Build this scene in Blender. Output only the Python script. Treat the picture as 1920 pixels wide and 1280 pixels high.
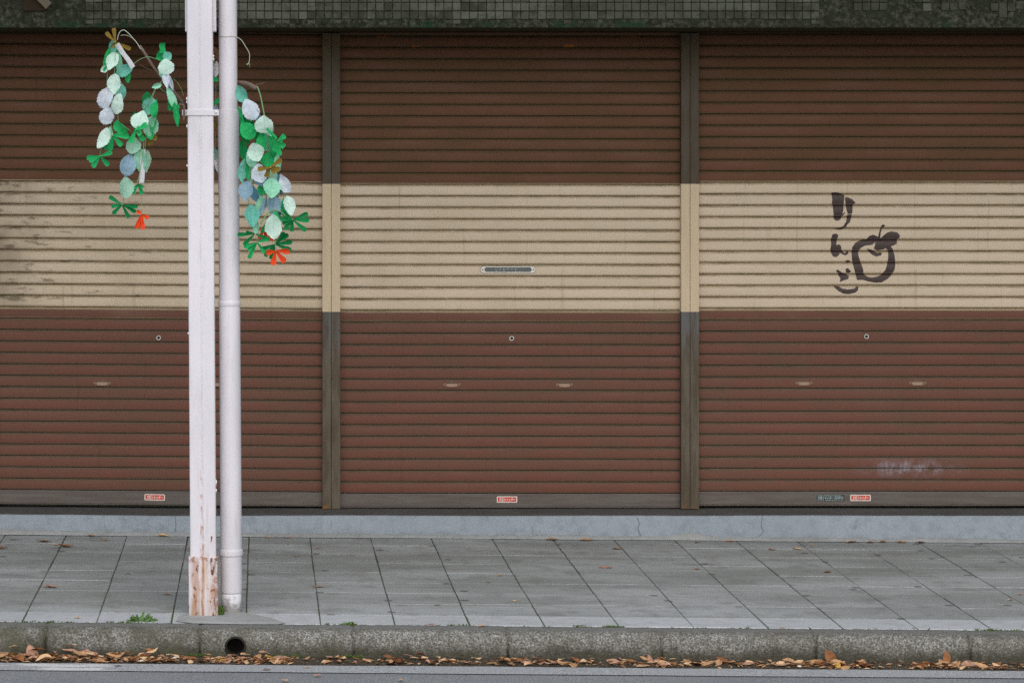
import bpy, bmesh, math, random
from mathutils import Vector, Matrix, noise

# ------------------------------------------------------------------ scene, camera, light
sc = bpy.context.scene
for o in list(bpy.data.objects):
    bpy.data.objects.remove(o)
C = sc.collection
R = math.radians
rnd = random.Random(7)

F, PX, PY, CH = 5400.0, 491.0, 291.0, 1.88        # focal length and principal point in photo pixels, camera height
cam_d = bpy.data.cameras.new('camera')
cam = bpy.data.objects.new('camera', cam_d); C.objects.link(cam)
cam.location = (0, 0, CH); cam.rotation_euler = (R(90), 0, 0)
cam_d.sensor_width = 36; cam_d.lens = F / 1920 * 36
cam_d.shift_x = (960 - PX) / 1920; cam_d.shift_y = (PY - 640) / 1920
cam_d.clip_start = 0.1; cam_d.clip_end = 600
sc.camera = cam

SUN_EL, SUN_AZ = 42, 10                            # a bright overcast sky, strongest from behind the camera
w = bpy.data.worlds.new('World'); sc.world = w; w.use_nodes = True
nt = w.node_tree
sky = nt.nodes.new('ShaderNodeTexSky'); sky.sky_type = 'NISHITA'; sky.sun_disc = False
sky.sun_elevation = R(SUN_EL); sky.sun_rotation = R(180 - SUN_AZ)
sky.air_density = 1.0; sky.dust_density = 2.0; sky.ozone_density = 1.0
nt.links.new(sky.outputs[0], nt.nodes['Background'].inputs[0])
nt.nodes['Background'].inputs[1].default_value = 0.10
sun_d = bpy.data.lights.new('sun', 'SUN'); sun_d.energy = 1.5; sun_d.angle = R(75); sun_d.color = (1.0, 0.988, 0.975)
sun = bpy.data.objects.new('sun', sun_d); C.objects.link(sun)
sd = Vector((math.sin(R(SUN_AZ)) * math.cos(R(SUN_EL)), math.cos(R(SUN_AZ)) * math.cos(R(SUN_EL)), -math.sin(R(SUN_EL))))
sun.rotation_euler = sd.to_track_quat('-Z', 'Y').to_euler(); sun.location = (0, -5, 12)
sc.view_settings.view_transform = 'Standard'; sc.view_settings.look = 'None'
sc.view_settings.exposure = 0.42; sc.view_settings.gamma = 1.0; sc.view_settings.use_curve_mapping = False
sc.render.engine = 'CYCLES'
sc.cycles.use_denoising = False
sc.cycles.max_bounces = 5

TH = 0.0082                                         # the street falls gently to the right
def P(px, py, Y): return Vector(((px - PX) / F * Y, Y, CH - (py - PY) / F * Y))
def gz(x): return -TH * x
def gY(py, z=0.0): return F * (CH - z) / (py - PY)   # depth of a street point seen at row py

# ------------------------------------------------------------------ helpers
def tag(o, label=None, cat=None, group=None, kind=None):
    if label: o['label'] = label
    if cat: o['category'] = cat
    if group: o['group'] = group
    if kind: o['kind'] = kind
    return o
def mesh(name, verts, faces, smooth=False):
    m = bpy.data.meshes.new(name); m.from_pydata([tuple(v) for v in verts], [], faces); m.update()
    if smooth:
        for p in m.polygons: p.use_smooth = True
    return m
def put(name, m, mat=None, parent=None, loc=(0, 0, 0), rot=(0, 0, 0), scale=(1, 1, 1)):
    o = bpy.data.objects.new(name, m); C.objects.link(o)
    o.parent = parent; o.location = loc; o.rotation_euler = rot; o.scale = scale
    if mat is not None:
        if not m.materials: m.materials.append(mat)
        o.material_slots[0].link = 'OBJECT'; o.material_slots[0].material = mat
    return o
def empty(name, loc=(0, 0, 0), rot=(0, 0, 0), parent=None):
    o = bpy.data.objects.new(name, None); C.objects.link(o); o.location = loc; o.rotation_euler = rot; o.parent = parent
    o.empty_display_size = 0.1
    return o
def bm_mesh(name, bm, smooth=False):
    m = bpy.data.meshes.new(name); bm.to_mesh(m); bm.free()
    if smooth:
        for p in m.polygons: p.use_smooth = True
    return m
def box_mesh(name, x0, x1, y0, y1, z0, z1, bevel=0.0, seg=1):
    bm = bmesh.new()
    vs = [bm.verts.new(v) for v in ((x0,y0,z0),(x1,y0,z0),(x1,y1,z0),(x0,y1,z0),(x0,y0,z1),(x1,y0,z1),(x1,y1,z1),(x0,y1,z1))]
    for f in ((0,3,2,1),(4,5,6,7),(0,1,5,4),(1,2,6,5),(2,3,7,6),(3,0,4,7)): bm.faces.new([vs[i] for i in f])
    if bevel: bmesh.ops.bevel(bm, geom=list(bm.edges), offset=bevel, segments=seg, affect='EDGES', profile=0.5)
    return bm_mesh(name, bm)
def tube_mesh(name, pts, rad, n=6, cap=True):
    pts = [Vector(p) for p in pts]
    rads = rad if isinstance(rad, (list, tuple)) else [rad] * len(pts)
    V, Fc = [], []
    for i, p in enumerate(pts):
        d = (pts[min(i + 1, len(pts) - 1)] - pts[max(i - 1, 0)]).normalized()
        u = d.cross(Vector((0, 1, 0.01)));
        if u.length < 1e-4: u = d.cross(Vector((1, 0, 0)))
        u.normalize(); v = d.cross(u)
        for k in range(n):
            a = 2 * math.pi * k / n
            V.append(p + (u * math.cos(a) + v * math.sin(a)) * rads[i])
    for i in range(len(pts) - 1):
        for k in range(n):
            Fc.append((i*n+k, i*n+(k+1)%n, (i+1)*n+(k+1)%n, (i+1)*n+k))
    if cap:
        Fc.append(tuple(range(n))[::-1]); Fc.append(tuple((len(pts)-1)*n + k for k in range(n)))
    return mesh(name, V, Fc, True)
def lathe_mesh(name, prof, n=28, closed=False):           # prof: (radius, z)
    V, Fc = [], []
    for r, z in prof:
        for k in range(n):
            a = 2 * math.pi * k / n; V.append((r * math.cos(a), r * math.sin(a), z))
    L = len(prof)
    for i in range(L if closed else L - 1):
        j = (i + 1) % L
        for k in range(n): Fc.append((i*n+k, i*n+(k+1)%n, j*n+(k+1)%n, j*n+k))
    m = mesh(name, V, Fc, True)
    try: m.set_sharp_from_angle(angle=R(35))
    except Exception: pass
    return m
def spline(pts, k=6):
    pts = [Vector(p) for p in pts]; out = []
    for i in range(len(pts) - 1):
        p0 = pts[max(i-1, 0)]; p1 = pts[i]; p2 = pts[i+1]; p3 = pts[min(i+2, len(pts)-1)]
        for j in range(k):
            t = j / k
            out.append(0.5*((2*p1)+(p2-p0)*t+(2*p0-5*p1+4*p2-p3)*t*t+(3*p1-p0-3*p2+p3)*t*t*t))
    out.append(pts[-1]); return out

# ------------------------------------------------------------------ materials
class N:
    """small node-graph helper"""
    def __init__(s, name, rough=0.7, spec=0.3):
        s.m = bpy.data.materials.new(name); s.m.use_nodes = True; s.t = s.m.node_tree
        s.b = s.t.nodes['Principled BSDF']; s.b.inputs['Roughness'].default_value = rough
        s.b.inputs['Specular IOR Level'].default_value = spec
        s._pos = None; s._obj = None
    def n(s, t, **kw):
        x = s.t.nodes.new(t)
        for k, v in kw.items(): setattr(x, k, v)
        return x
    def link(s, a, b): s.t.links.new(a, b)
    def setv(s, sock, v):
        if hasattr(v, 'is_linked') or isinstance(v, bpy.types.NodeSocket): s.link(v, sock)
        else:
            if isinstance(v, (tuple, list)) and len(v) == 3 and sock.type == 'RGBA': v = (*v, 1)
            sock.default_value = v
    def pos(s):
        if s._pos is None: s._pos = s.n('ShaderNodeNewGeometry').outputs['Position']
        return s._pos
    def obj(s):
        if s._obj is None: s._obj = s.n('ShaderNodeTexCoord').outputs['Object']
        return s._obj
    def xyz(s, v):
        x = s.n('ShaderNodeSeparateXYZ'); s.link(v, x.inputs[0]); return x.outputs
    def map(s, v, scale=(1, 1, 1), loc=(0, 0, 0), rot=(0, 0, 0)):
        x = s.n('ShaderNodeMapping'); s.link(v, x.inputs[0])
        x.inputs['Scale'].default_value = scale; x.inputs['Location'].default_value = loc; x.inputs['Rotation'].default_value = rot
        return x.outputs[0]
    def noise(s, v, scale=5, detail=4, rough=0.55, dist=0.0):
        x = s.n('ShaderNodeTexNoise'); s.link(v, x.inputs['Vector'])
        x.inputs['Scale'].default_value = scale; x.inputs['Detail'].default_value = detail
        x.inputs['Roughness'].default_value = rough; x.inputs['Distortion'].default_value = dist
        return x.outputs['Fac']
    def voro(s, v, scale=5, feature='F1', rand=1.0):
        x = s.n('ShaderNodeTexVoronoi', feature=feature); s.link(v, x.inputs['Vector'])
        x.inputs['Scale'].default_value = scale; x.inputs['Randomness'].default_value = rand
        return x.outputs
    def ramp(s, v, a, b, lo=0.0, hi=1.0, smooth=True):
        x = s.n('ShaderNodeMapRange'); x.interpolation_type = 'SMOOTHSTEP' if smooth else 'LINEAR'
        s.setv(x.inputs['Value'], v); s.setv(x.inputs['From Min'], a); s.setv(x.inputs['From Max'], b)
        s.setv(x.inputs['To Min'], lo); s.setv(x.inputs['To Max'], hi)
        return x.outputs[0]
    def math(s, op, a, b=0.0, c=None):
        x = s.n('ShaderNodeMath', operation=op); s.setv(x.inputs[0], a); s.setv(x.inputs[1], b)
        if c is not None: s.setv(x.inputs[2], c)
        return x.outputs[0]
    def mul(s, a, b): return s.math('MULTIPLY', a, b)
    def add(s, a, b): return s.math('ADD', a, b)
    def mix(s, f, a, b, mode='MIX'):
        x = s.n('ShaderNodeMix', data_type='RGBA', blend_type=mode)
        s.setv(x.inputs[0], f); s.setv(x.inputs[6], a); s.setv(x.inputs[7], b); return x.outputs[2]
    def rand(s): return s.n('ShaderNodeObjectInfo').outputs['Random']
    def normz(s):
        return s.xyz(s.n('ShaderNodeNewGeometry').outputs['Normal'])[2]
    def base(s, c): s.setv(s.b.inputs['Base Color'], c); return s
    def rough(s, v): s.setv(s.b.inputs['Roughness'], v); return s
    def bump(s, h, strength=0.5, dist=0.005):
        x = s.n('ShaderNodeBump'); x.inputs['Strength'].default_value = strength; x.inputs['Distance'].default_value = dist
        s.link(h, x.inputs['Height']); s.link(x.outputs[0], s.b.inputs['Normal']); return s
def srgb(r, g, b):
    f = lambda c: (c/255/12.92) if c/255 <= 0.04045 else ((c/255+0.055)/1.055)**2.4
    return (f(r), f(g), f(b))

def shutter_mat(name, col, faded, dust, shade_grime_c, scuff=False, smudge=False, lip=None, stain=False):
    k = N(name, 0.55, 0.25); p = k.pos(); o = k.obj()
    x, y, z = k.xyz(p)
    streak = k.noise(k.map(p, (1.2, 1, 160)), 3.0, 3, 0.6)
    fine = k.noise(k.map(p, (25, 25, 420)), 2.0, 2, 0.5)
    patch = k.noise(k.map(p, (1.0, 1, 3.0)), 2.2, 4, 0.6)
    c = k.mix(k.ramp(patch, 0.42, 0.72, 0, 0.75), col, faded)
    c = k.mix(k.ramp(streak, 0.35, 0.75, 0, 0.35), c, faded)
    c = k.mix(k.ramp(fine, 0.35, 0.7, 0.0, 0.15), c, tuple(v * 0.55 for v in col))
    if lip:
        lz = k.xyz(o)[2]
        lm = k.math('LESS_THAN', lz, 0.0066) if lip == 'bottom' else k.math('GREATER_THAN', lz, 0.0470)
        c = k.mix(lm, c, srgb(200, 182, 152))
    rn = k.rand()
    c = k.mix(k.ramp(rn, 0.4, 1.0, 0.0, 0.3), c, faded); c = k.mix(k.ramp(k.math('FRACT', k.mul(rn, 7.0)), 0.6, 1.0, 0, 0.14), c, tuple(v * 0.6 for v in col))
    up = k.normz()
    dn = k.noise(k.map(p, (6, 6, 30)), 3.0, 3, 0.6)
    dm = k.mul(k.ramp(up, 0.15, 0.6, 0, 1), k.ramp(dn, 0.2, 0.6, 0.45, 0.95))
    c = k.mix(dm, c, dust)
    grime = k.mul(k.ramp(up, -0.2, -0.75, 0, 0.95), k.ramp(dn, 0.2, 0.7, 0.8, 1.0))  # slat undersides darkened: the overhang's shadow line is painted into the colour
    c = k.mix(grime, c, shade_grime_c)
    # dirt that runs along the joints in broken dashes
    oz = k.xyz(o)[2]
    c = k.mix(k.mul(k.ramp(oz, 0.0100, 0.0062, 0, 1), k.ramp(dn, 0.2, 0.6, 0.2, 0.4)), c, dust)
    dash = k.noise(k.map(p, (3.0, 1, 60)), 2.5, 5, 0.7)
    edge = k.add(k.ramp(oz, 0.012, 0.003, 0, 1), k.ramp(oz, 0.040, 0.050, 0, 1))
    c = k.mix(k.mul(edge, k.ramp(dash, 0.48, 0.70, 0, 0.26)), c, shade_grime_c)
    ox = k.math('ABSOLUTE', k.xyz(o)[0])
    gend = k.mul(k.mul(k.ramp(ox, 0.35, 0.80, 0, 1), k.ramp(oz, 0.0445, 0.049, 0, 1)), k.ramp(k.noise(k.map(p, (3.5, 1, 40)), 2.0, 3), 0.44, 0.62, 0, 0.4))
    c = k.mix(gend, c, srgb(60, 54, 36))
    dots = k.noise(k.map(p, (30, 30, 120)), 2.0, 2, 0.5)
    c = k.mix(k.ramp(dots, 0.70, 0.78, 0, 0.35), c, srgb(60, 50, 38))
    if smudge:
        s1 = k.noise(k.map(p, (5, 1, 16)), 1.7, 5, 0.65)
        thr = k.ramp(x, -1.35, 0.05, 0.53, 0.72)
        m = k.ramp(k.math('SUBTRACT', s1, thr), 0.0, 0.12, 0, 0.62)
        c = k.mix(m, c, srgb(70, 58, 40))
        leftg = k.mul(k.ramp(x, -1.05, -1.33, 0, 0.5), k.ramp(k.noise(p, 6, 4), 0.3, 0.65, 0.3, 1))
        c = k.mix(leftg, c, srgb(74, 64, 46))
    if scuff:
        sx = k.math('ABSOLUTE', k.math('SUBTRACT', x, 3.27)); sz = k.math('ABSOLUTE', k.math('SUBTRACT', z, 0.305))
        msk = k.mul(k.ramp(sx, 0.02, 0.34, 1, 0), k.ramp(sz, 0.01, 0.06, 1, 0))
        sn = k.noise(k.map(p, (10, 1, 14), (0, 0, 0), (0, 0.5, 0)), 1.5, 8, 0.8)
        sv = k.noise(k.map(p, (60, 1, 9)), 1.5, 4, 0.7)
        m = k.mul(msk, k.mul(k.ramp(sn, 0.40, 0.72, 0, 0.75), k.ramp(sv, 0.34, 0.66, 0.35, 1)))
        c = k.mix(m, c, srgb(184, 182, 198))
    if stain:
        for sx_, sz_, wx_ in ((0.61, 2.476, 0.05), (1.852, 2.476, 0.055), (0.78, 2.428, 0.03), (1.55, 2.43, 0.04)):
            dx = k.math('ABSOLUTE', k.math('SUBTRACT', x, sx_)); dz = k.math('ABSOLUTE', k.math('SUBTRACT', z, sz_))
            m = k.mul(k.mul(k.ramp(dx, wx_, wx_ * .3, 0, 1), k.ramp(dz, 0.008, 0.003, 0, 1)), k.ramp(k.noise(k.map(p, (40, 1, 120)), 1.5, 3), 0.35, 0.6, 0, 0.8))
            c = k.mix(m, c, srgb(176, 104, 30))
    big = k.noise(k.map(p, (2.0, 1, 0.8)), 1.1, 3, 0.6)
    c = k.mix(k.ramp(big, 0.50, 0.72, 0, 0.16), c, dust)
    run = k.noise(k.map(p, (45, 1, 1.6)), 1.2, 4, 0.6)
    c = k.mix(k.ramp(run, 0.60, 0.76, 0, 0.22), c, shade_grime_c)
    k.base(c); k.rough(k.ramp(patch, 0.3, 0.7, 0.5, 0.75)); k.bump(k.add(fine, k.mul(dn, 0.5)), 0.12, 0.0012)
    return k.m
DUST = srgb(98, 88, 72)
M = {}
BROWN = srgb(113, 69, 55); BROWN_F = srgb(104, 78, 63); BUP = srgb(107, 67, 45); BUP_F = srgb(96, 73, 49)
GR = srgb(58, 48, 28)
M['brown_low'] = shutter_mat('shutter_brown', BROWN, BROWN_F, srgb(94, 84, 68), GR)
M['brown_low_lip'] = shutter_mat('shutter_brown_beige_ledge', BROWN, BROWN_F, srgb(150, 132, 100), GR, lip='top')
M['brown_up'] = shutter_mat('shutter_brown_warm_shade', BUP, BUP_F, srgb(90, 76, 52), GR, stain=True)  # upper slats: same brown, with the darker, warmer shade put into the colour
M['brown_up_lip'] = shutter_mat('shutter_brown_warm_shade_beige_lip', BUP, BUP_F, srgb(90, 76, 52), srgb(120, 102, 66), lip='bottom')
M['brown_scuff'] = shutter_mat('shutter_brown_scuffed', BROWN, BROWN_F, srgb(94, 84, 68), GR, scuff=True)
M['beige'] = shutter_mat('shutter_beige', srgb(217, 198, 173), srgb(207, 189, 162), srgb(156, 137, 104), srgb(92, 76, 46))
M['beige_dirty'] = shutter_mat('shutter_beige_smudged', srgb(212, 193, 167), srgb(200, 182, 154), srgb(146, 127, 96), srgb(88, 72, 44), smudge=True)

def rail_mat():
    k = N('bottom_rail_metal', 0.45, 0.4); p = k.pos()
    a = k.noise(k.map(p, (1.5, 1, 20)), 3, 4, 0.6); f = k.noise(k.map(p, (20, 20, 260)), 2, 2)
    c = k.mix(k.ramp(a, 0.35, 0.7), srgb(92, 82, 76), srgb(104, 98, 92))
    c = k.mix(k.ramp(f, 0.4, 0.7, 0, 0.3), c, srgb(70, 62, 54))
    k.base(c); k.bump(f, 0.15, 0.001); return k.m
M['rail'] = rail_mat()
def post_mat():
    k = N('guide_post_paint', 0.6, 0.3); p = k.pos(); x, y, z = k.xyz(p)
    a = k.noise(k.map(p, (14, 14, 2.2)), 2.2, 5, 0.65); b = k.noise(k.map(p, (160, 160, 8)), 1.5, 3)
    g = k.mix(k.ramp(a, 0.35, 0.68), srgb(80, 68, 52), srgb(100, 91, 77))
    g = k.mix(k.ramp(b, 0.45, 0.75, 0, 0.5), g, srgb(74, 62, 48))
    bl = k.mul(k.ramp(z, 0.80, 1.08, 0, 1), k.ramp(a, 0.4, 0.6, 0.2, 0.8))
    g = k.mix(bl, g, srgb(98, 98, 98))
    g = k.mix(k.ramp(z, 1.70, 1.75, 0, 0.75), g, k.mix(a, srgb(68, 54, 34), srgb(82, 68, 46)))
    be = k.mix(k.ramp(a, 0.35, 0.7, 0, 0.6), srgb(208, 188, 156), srgb(196, 176, 144))
    sp = k.noise(p, 220, 2); be = k.mix(k.ramp(sp, 0.64, 0.75, 0, 0.5), be, srgb(110, 94, 70))
    zt, zb = P(0, 345, 14.47).z, P(0, 584.5, 14.47).z
    m = k.mul(k.math('GREATER_THAN', z, zb), k.math('LESS_THAN', z, zt))
    c = k.mix(m, g, be)
    ru = k.mul(k.ramp(z, 0.15, 0.105, 0, 1), k.ramp(k.noise(p, 30, 4, 0.6), 0.48, 0.66, 0, 0.8))
    c = k.mix(ru, c, srgb(128, 84, 36))
    ol = k.mul(k.ramp(z, 2.2, 2.5, 0, 0.7), k.ramp(a, 0.4, 0.6))
    c = k.mix(ol, c, srgb(88, 76, 38))
    k.base(c); k.bump(b, 0.2, 0.0015); return k.m
M['post'] = post_mat()
def moss_concrete():
    k = N('mossy_concrete', 0.95, 0.1); p = k.pos(); x, y, z = k.xyz(p)
    a = k.noise(p, 2.2, 5, 0.6); b = k.noise(p, 42, 6, 0.75); d = k.noise(k.map(p, (1, 1, 2.2)), 14, 5, 0.7)
    c = k.mix(k.ramp(b, 0.40, 0.66), srgb(48, 50, 36), srgb(104, 106, 92))
    c = k.mix(k.ramp(d, 0.42, 0.62, 0, 0.8), c, srgb(56, 62, 44))
    c = k.mix(k.ramp(a, 0.45, 0.65, 0, 0.6), c, srgb(60, 60, 46))
    gr = k.mul(k.ramp(z, 2.535, 2.51, 0, 1), k.ramp(k.noise(p, 4, 5, 0.7), 0.50, 0.64, 0, 0.75))
    c = k.mix(gr, c, srgb(44, 72, 54))
    c = k.mix(k.math('LESS_THAN', k.normz(), -0.7), c, srgb(62, 56, 38))
    k.base(c); k.bump(b, 0.9, 0.008); return k.m
M['moss_concrete'] = moss_concrete()
def tile_mat(dirty=0.0):
    k = N('glazed_mosaic_tile' if not dirty else 'moss_stained_tile', 0.6, 0.3); p = k.pos()
    r = k.rand(); a = k.noise(p, 2.4, 4, 0.6); b = k.noise(p, 70, 5, 0.7); d = k.noise(p, 16, 4, 0.65)
    c = k.mix(r, srgb(100, 103, 88), srgb(112, 114, 98))
    c = k.mix(k.ramp(a, 0.42, 0.62, 0, 0.8), c, srgb(80, 83, 66))
    c = k.mix(k.ramp(d, 0.46, 0.64, 0, 0.8), c, srgb(70, 73, 56))
    if dirty: c = k.mix(k.ramp(d, 0.40, 0.56, 0.45, 0.95), c, srgb(60, 63, 46))
    c = k.mix(k.ramp(b, 0.62, 0.72, 0, 0.8), c, srgb(38, 42, 28))
    k.base(c); k.bump(d, 0.15, 0.002); return k.m
M['tile'] = tile_mat(); M['tile_dirty'] = tile_mat(1.0)
def conc(name, c1, c2, c3, s=6.0, rough=0.9, bump=0.4, grain=220, spots=0.0):
    k = N(name, rough, 0.2); p = k.pos()
    a = k.noise(p, s * 0.35, 4, 0.6); b = k.noise(p, s * 3, 5, 0.65); g = k.noise(p, grain, 2, 0.5)
    c = k.mix(k.ramp(a, 0.35, 0.68), c1, c2)
    c = k.mix(k.ramp(b, 0.45, 0.7, 0, 0.6), c, c3)
    c = k.mix(k.ramp(g, 0.35, 0.7, 0, 0.35), c, tuple(v * 0.5 for v in c1))
    if spots:
        v = k.voro(p, 3.1); cc = k.xyz(v['Color'])
        m = k.mul(k.ramp(v['Distance'], 0.05, 0.035, 0, 1), k.math('GREATER_THAN', cc[0], 1 - spots))
        c = k.mix(m, c, srgb(52, 52, 50))
    k.base(c); k.bump(k.add(g, k.mul(b, 1.5)), bump, 0.002); return k
def slab_mat():
    k = N('pavement_slab', 0.82, 0.3); p = k.pos(); r = k.rand()
    a = k.noise(k.map(p, (0.5, 1.6, 1)), 1.6, 4, 0.6); b = k.noise(k.map(p, (6, 22, 1)), 1.3, 5, 0.7); g = k.noise(p, 260, 2, 0.5)
    g2 = k.noise(p, 90, 3, 0.6)
    c = k.mix(r, srgb(168, 173, 171), srgb(182, 187, 186))
    c = k.mix(k.ramp(a, 0.38, 0.62, 0, 0.75), c, srgb(140, 145, 140))
    c = k.mix(k.ramp(b, 0.48, 0.72, 0, 0.40), c, srgb(122, 123, 119))
    c = k.mix(k.ramp(g, 0.35, 0.7, 0, 0.5), c, srgb(88, 91, 92))
    c = k.mix(k.ramp(g2, 0.58, 0.72, 0, 0.5), c, srgb(200, 204, 203))
    bl = k.noise(p, 5.5, 5, 0.7); c = k.mix(k.ramp(bl, 0.48, 0.68, 0, 0.55), c, srgb(118, 120, 115))
    v = k.voro(p, 3.4); [q for q in k.t.nodes if q.type == 'TEX_VORONOI'][-1].voronoi_dimensions = '2D'; cc = k.xyz(v['Color'])
    wob = k.add(v['Distance'], k.mul(k.noise(p, 30, 3), 0.05))
    m = k.mul(k.ramp(wob, 0.105, 0.075, 0, 0.7), k.math('GREATER_THAN', cc[0], 0.72))
    c = k.mix(m, c, srgb(70, 69, 66))
    k.base(c); k.bump(k.add(g, k.mul(b, 0.8)), 0.35, 0.0018); return k.m
M['slab'] = slab_mat()
M['edge_slab'] = conc('edge_slab_concrete', srgb(182, 186, 187), srgb(192, 196, 198), srgb(162, 165, 164), 5).m
M['cement'] = conc('cement_patch', srgb(158, 160, 157), srgb(172, 174, 172), srgb(138, 139, 135), 8).m
kst = conc('painted_step_concrete', srgb(146, 155, 163), srgb(154, 162, 169), srgb(128, 136, 141), 7, 0.85, 0.5)
_c = kst.b.inputs['Base Color'].links[0].from_socket
_p = kst.pos(); _z = kst.xyz(_p)[2]; _x = kst.xyz(_p)[0]
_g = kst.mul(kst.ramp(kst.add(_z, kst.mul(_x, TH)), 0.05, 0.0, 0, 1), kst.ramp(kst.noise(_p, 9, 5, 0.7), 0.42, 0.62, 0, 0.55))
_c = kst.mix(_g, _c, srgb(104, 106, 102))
_c = kst.mix(kst.ramp(kst.noise(kst.map(_p, (1, 1, 0.4)), 22, 5, 0.7), 0.60, 0.70, 0, 0.4), _c, srgb(96, 102, 104))
kst.base(_c); M['step'] = kst.m
M['step_top'] = conc('step_top_concrete', srgb(92, 92, 88), srgb(104, 104, 100), srgb(70, 70, 64), 16).m
M['wall'] = conc('plain_wall_render', srgb(120, 120, 110), srgb(134, 134, 124), srgb(100, 100, 90), 4).m
M['canopy'] = conc('canopy_sheet', srgb(120, 116, 108), srgb(130, 126, 118), srgb(104, 100, 92), 4).m
def bed_mat():
    k = N('joint_dirt', 1.0, 0.1); p = k.pos(); y = k.xyz(p)[1]
    b = k.noise(p, 60, 4, 0.7); a = k.noise(p, 5, 4, 0.6)
    c = k.mix(b, srgb(80, 80, 75), srgb(114, 113, 106))
    m = k.mul(k.ramp(y, 12.25, 11.65, 0, 1), k.ramp(a, 0.36, 0.52, 0, 1))
    c = k.mix(m, c, k.mix(b, srgb(52, 74, 22), srgb(92, 116, 40)))
    k.base(c); k.bump(b, 1.0, 0.01); return k.m
M['bed'] = bed_mat()
def kerb_mat():
    k = N('aggregate_kerb', 0.95, 0.15); p = k.pos(); z = k.xyz(p)[2]; x = k.xyz(p)[0]; y = k.xyz(p)[1]
    zz = k.add(z, k.mul(x, TH))
    g = k.noise(p, 130, 3, 0.6); v = k.voro(p, 135); a = k.noise(p, 7, 5, 0.65); b = k.noise(p, 34, 4, 0.7)
    c = k.mix(k.ramp(g, 0.36, 0.66), srgb(88, 87, 81), srgb(158, 157, 151))
    vc = k.xyz(v['Color'])[0]
    c = k.mix(k.mul(k.ramp(v['Distance'], 0.42, 0.28, 0, 1), k.math('GREATER_THAN', vc, 0.80)), c, srgb(186, 184, 174))
    big = k.noise(k.map(p, (1, 1, 1.5)), 2.6, 5, 0.7); c = k.mix(k.ramp(big, 0.46, 0.64, 0, 0.55), c, srgb(86, 83, 70))
    c = k.mix(k.ramp(b, 0.46, 0.62, 0, 0.6), c, srgb(95, 93, 83))
    wet = k.add(zz, k.mul(k.math('SUBTRACT', a, 0.5), 0.10))
    c = k.mix(k.ramp(wet, -0.035, -0.095, 0, 0.85), c, srgb(58, 54, 40))
    mo = k.mul(k.ramp(x, 0.6, -0.4, 0.15, 1), k.ramp(k.noise(p, 11, 5, 0.65), 0.42, 0.6, 0, 0.6))
    c = k.mix(mo, c, srgb(80, 79, 63))
    top = k.ramp(y, 11.44, 11.50, 0, 0.75)
    c = k.mix(top, c, k.mix(a, srgb(116, 117, 112), srgb(132, 133, 130)))
    k.base(c); k.bump(k.add(g, b), 0.9, 0.006); return k.m
M['kerb'] = kerb_mat()
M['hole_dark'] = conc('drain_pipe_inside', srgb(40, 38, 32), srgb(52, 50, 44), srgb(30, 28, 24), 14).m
def gutter_mat():
    k = N('wet_gutter', 0.55, 0.4); p = k.pos()
    a = k.noise(p, 9, 5, 0.65); g = k.noise(p, 150, 3, 0.6)
    c = k.mix(k.ramp(a, 0.35, 0.65), srgb(52, 46, 38), srgb(78, 72, 60))
    c = k.mix(k.ramp(g, 0.55, 0.7, 0, 0.6), c, srgb(120, 108, 90))
    k.base(c); k.bump(g, 0.8, 0.005); return k.m
M['gutter'] = gutter_mat()
def asphalt_mat():
    k = N('asphalt', 0.85, 0.3); p = k.pos()
    g = k.noise(p, 170, 3, 0.6); v = k.voro(p, 150); a = k.noise(p, 1.4, 4)
    c = k.mix(k.ramp(g, 0.35, 0.68), srgb(112, 115, 116), srgb(160, 163, 164))
    c = k.mix(k.ramp(v['Distance'], 0.3, 0.1, 0, 0.3), c, srgb(190, 194, 200))
    c = k.mix(k.ramp(a, 0.4, 0.65, 0, 0.3), c, srgb(116, 119, 124))
    k.base(c); k.bump(g, 0.7, 0.004); return k.m
M['asphalt'] = asphalt_mat()
def strip_mat():
    k = N('worn_road_edge', 0.85, 0.3); p = k.pos(); x = k.xyz(p)[0]
    g = k.noise(p, 150, 3, 0.6); a = k.noise(k.map(p, (1.5, 9, 1)), 2.2, 5, 0.65)
    c = k.mix(k.ramp(g, 0.35, 0.68), srgb(136, 139, 140), srgb(192, 195, 196))
    sx = k.math('ABSOLUTE', k.math('SUBTRACT', x, -0.78))
    thr = k.ramp(sx, 0.05, 0.35, 0.42, 0.66)
    m = k.mul(k.ramp(k.math('SUBTRACT', a, thr), 0, 0.06, 0, 0.8), k.ramp(g, 0.3, 0.5, 0.4, 1))
    c = k.mix(m, c, srgb(225, 225, 222))
    k.base(c); k.bump(g, 0.6, 0.004); return k.m
M['strip'] = strip_mat()
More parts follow.
